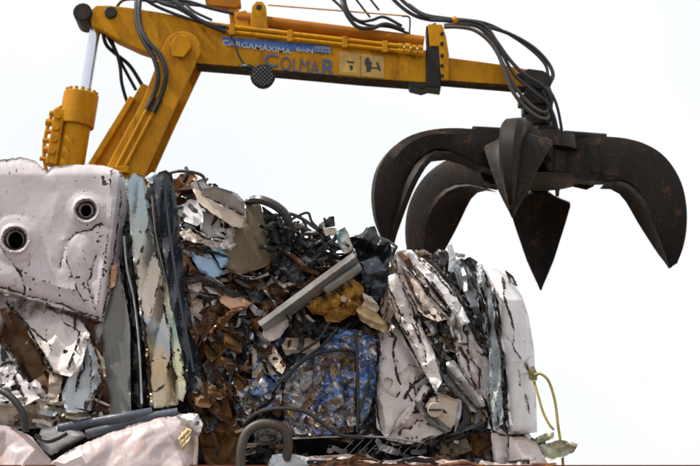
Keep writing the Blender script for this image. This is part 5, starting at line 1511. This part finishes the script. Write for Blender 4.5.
# ------------------------------------------------------------------ the grapple
GR = metal('dark_worn_grapple_steel', (.0055, .0042, .0036), (.011, .006, .0038), rust=(.050, .022, .009), rust_amt=.45, dirt=(.05, .03, .018), dirt_amt=.5, rough=.48, bump=.08, spec=.17, scratch=.0)
grap = thing('orange_peel_grapple', 'open dark steel grapple with curved pointed claws hanging from the arm', 'grapple', HUB)
MB().tube([HUB + Vector((0, 0, z)) for z in (.30, .28, .22, .2, .05, .03, -.16, -.2, -.22)], [.12, .16, .2, .3, .34, .26, .26, .34, .2], 28).build('hub', GR, grap, smooth=True)
outer = [(.26, .20), (.42, .225), (.60, .215), (.80, .205), (1.0, .165), (1.18, .08), (1.31, -.05), (1.40, -.22), (1.435, -.42), (1.425, -.62), (1.385, -.78), (1.32, -.92)]
inner = [(.26, -.17), (.42, -.17), (.60, -.12), (.78, -.03), (.93, .0), (1.05, -.06), (1.14, -.17), (1.21, -.31), (1.25, -.46), (1.28, -.62), (1.30, -.77), (1.31, -.92)]
def dense(a):
    a = [Vector((*p, 0)) if isinstance(p, tuple) else Vector((p, 0, 0)) for p in a]
    return smooth_path(a, 4)
hw = [.07, .085, .095, .10, .10, .10, .098, .09, .08, .06, .035, .01]
outer_thick = list(outer)
inner_thick = [(.26, -.20), (.42, -.21), (.60, -.20), (.76, -.19), (.88, -.24), (.97, -.33), (1.05, -.44), (1.12, -.55), (1.17, -.66), (1.21, -.77), (1.24, -.86), (1.26, -.95)]
def tine(theta, sc=1.0, dz=0.0, inner=inner, bw=1.0, kite=True, zu=1.0, zd=1.0):
    OD = [(v.x, v.y) for v in dense(outer)]
    ID = [(v.x, v.y) for v in dense(inner)]
    HD = [v.x for v in dense(hw)]
    er = Vector((math.cos(theta), math.sin(theta), 0))
    et = Vector((-math.sin(theta), math.cos(theta), 0))
    up = Vector((0, 0, 1))
    def pt(r, w, z):
        rr_ = r if r < .3 else .3 + (r - .3) * sc
        z = z * (zu if z > 0 else zd)
        return HUB + er * rr_ + et * w + up * (z + dz * max(0, r - .3))
    m = MB()
    vs, fs = [], []
    for (ro, zo), (ri, zi), w in zip(OD, ID, HD):
        # six-sided box section: narrower on the inside
        vs += [pt(ro, -w * .55, zo), pt(ro, w * .55, zo), pt(ro * .7 + ri * .3, w, zo * .7 + zi * .3), pt(ri, w * .8, zi), pt(ri, -w * .8, zi), pt(ro * .7 + ri * .3, -w, zo * .7 + zi * .3)]
    for i in range(len(OD) - 1):
        for k in range(6):
            fs.append((i * 6 + k, i * 6 + (k + 1) % 6, (i + 1) * 6 + (k + 1) % 6, (i + 1) * 6 + k))
    fs.append(tuple(range(5, -1, -1)))
    fs.append(tuple(range((len(OD) - 1) * 6, len(OD) * 6)))
    m.add(vs, fs)
    t_ = m.build('claw', GR, grap, smooth=True)
    # blade: a dished pointed leaf on the inner side
    if kite:
        prof = [(4.6, .10), (4.9, .14), (5.15, .21), (5.35, .285), (5.6, .29), (6.0, .275), (6.6, .25), (7.2, .222), (7.8, .192), (8.4, .162), (9.0, .130), (9.6, .094), (10.2, .056), (10.6, .03), (11, .008)]
    else:
        prof = [(2.0, .10), (2.8, .12), (3.6, .15), (4.4, .185), (5.2, .215), (6.0, .23), (6.8, .225), (7.6, .20), (8.4, .165), (9.2, .12), (10, .07), (10.6, .032), (11, .008)]
    vs, fs = [], []
    nw = 9
    for q, w in prof:
        w = w * bw
        i = min(int(q), len(inner) - 2)
        f = q - i
        r = inner[i][0] * (1 - f) + inner[i + 1][0] * f
        z = inner[i][1] * (1 - f) + inner[i + 1][1] * f
        for k in range(nw):
            u = -1 + 2 * k / (nw - 1)
            vs.append(pt(r + .012 - .075 * u * u * (w / .27), u * w, z - .04 * u * u * (w / .27)))
        for k in range(nw):
            u = 1 - 2 * k / (nw - 1)
            vs.append(pt(r - .024 - .075 * u * u * (w / .27), u * w, z - .02 - .04 * u * u * (w / .27)))
    R2 = 2 * nw
    for i in range(len(prof) - 1):
        for k in range(R2):
            fs.append((i * R2 + k, i * R2 + (k + 1) % R2, (i + 1) * R2 + (k + 1) % R2, (i + 1) * R2 + k))
    fs.append(tuple(range(R2 - 1, -1, -1)))
    fs.append(tuple(range((len(prof) - 1) * R2, len(prof) * R2)))
    MB().add(vs, fs).build('blade', GR, t_, smooth=True)
    # hinge lugs and ram
    for s_ in (-1, 1):
        MB().prism([pt(.2, s_ * .14 - .015, .12), pt(.52, s_ * .14 - .015, .10), pt(.56, s_ * .14 - .015, -.02), pt(.5, s_ * .14 - .015, -.20), pt(.42, s_ * .14 - .015, -.235), pt(.2, s_ * .14 - .015, -.19)], et * .03).build('hinge_lug', GR, t_)
    MB().cyl(pt(.46, -.17, -.13), pt(.46, .17, -.13), .035, n=12).build('hinge_pin', GR, t_, smooth=True)
    MB().cyl(pt(.2, 0, .22), pt(.62, 0, .2), .055, n=14).build('ram', GR, t_, smooth=True)
inner_mid = [((a[0] * .6 + b[0] * .4), (a[1] * .6 + b[1] * .4)) for a, b in zip(inner, inner_thick)]
for th, sc, dz, inn, bw, kt in ((198, 1.16, 0, inner, .75, False), (140, 1.10, .0, inner_mid, 1, False), (86, 1.0, 0, inner, 1, True), (0, .85, -.03, inner_thick, 1, False), (252, 1.0, .02, inner, 1, True)):
    tine(math.radians(th), sc, dz, inn, bw, kt, *((.5, .90) if th == 252 else (1, 1)))
MB().cyl(HUB + Vector((-.02, 0, .27)), Vector((ROT.x + .025, ROT.y, ROT.z - .2)), .10, n=18).build('swivel', GR, grap, smooth=True)
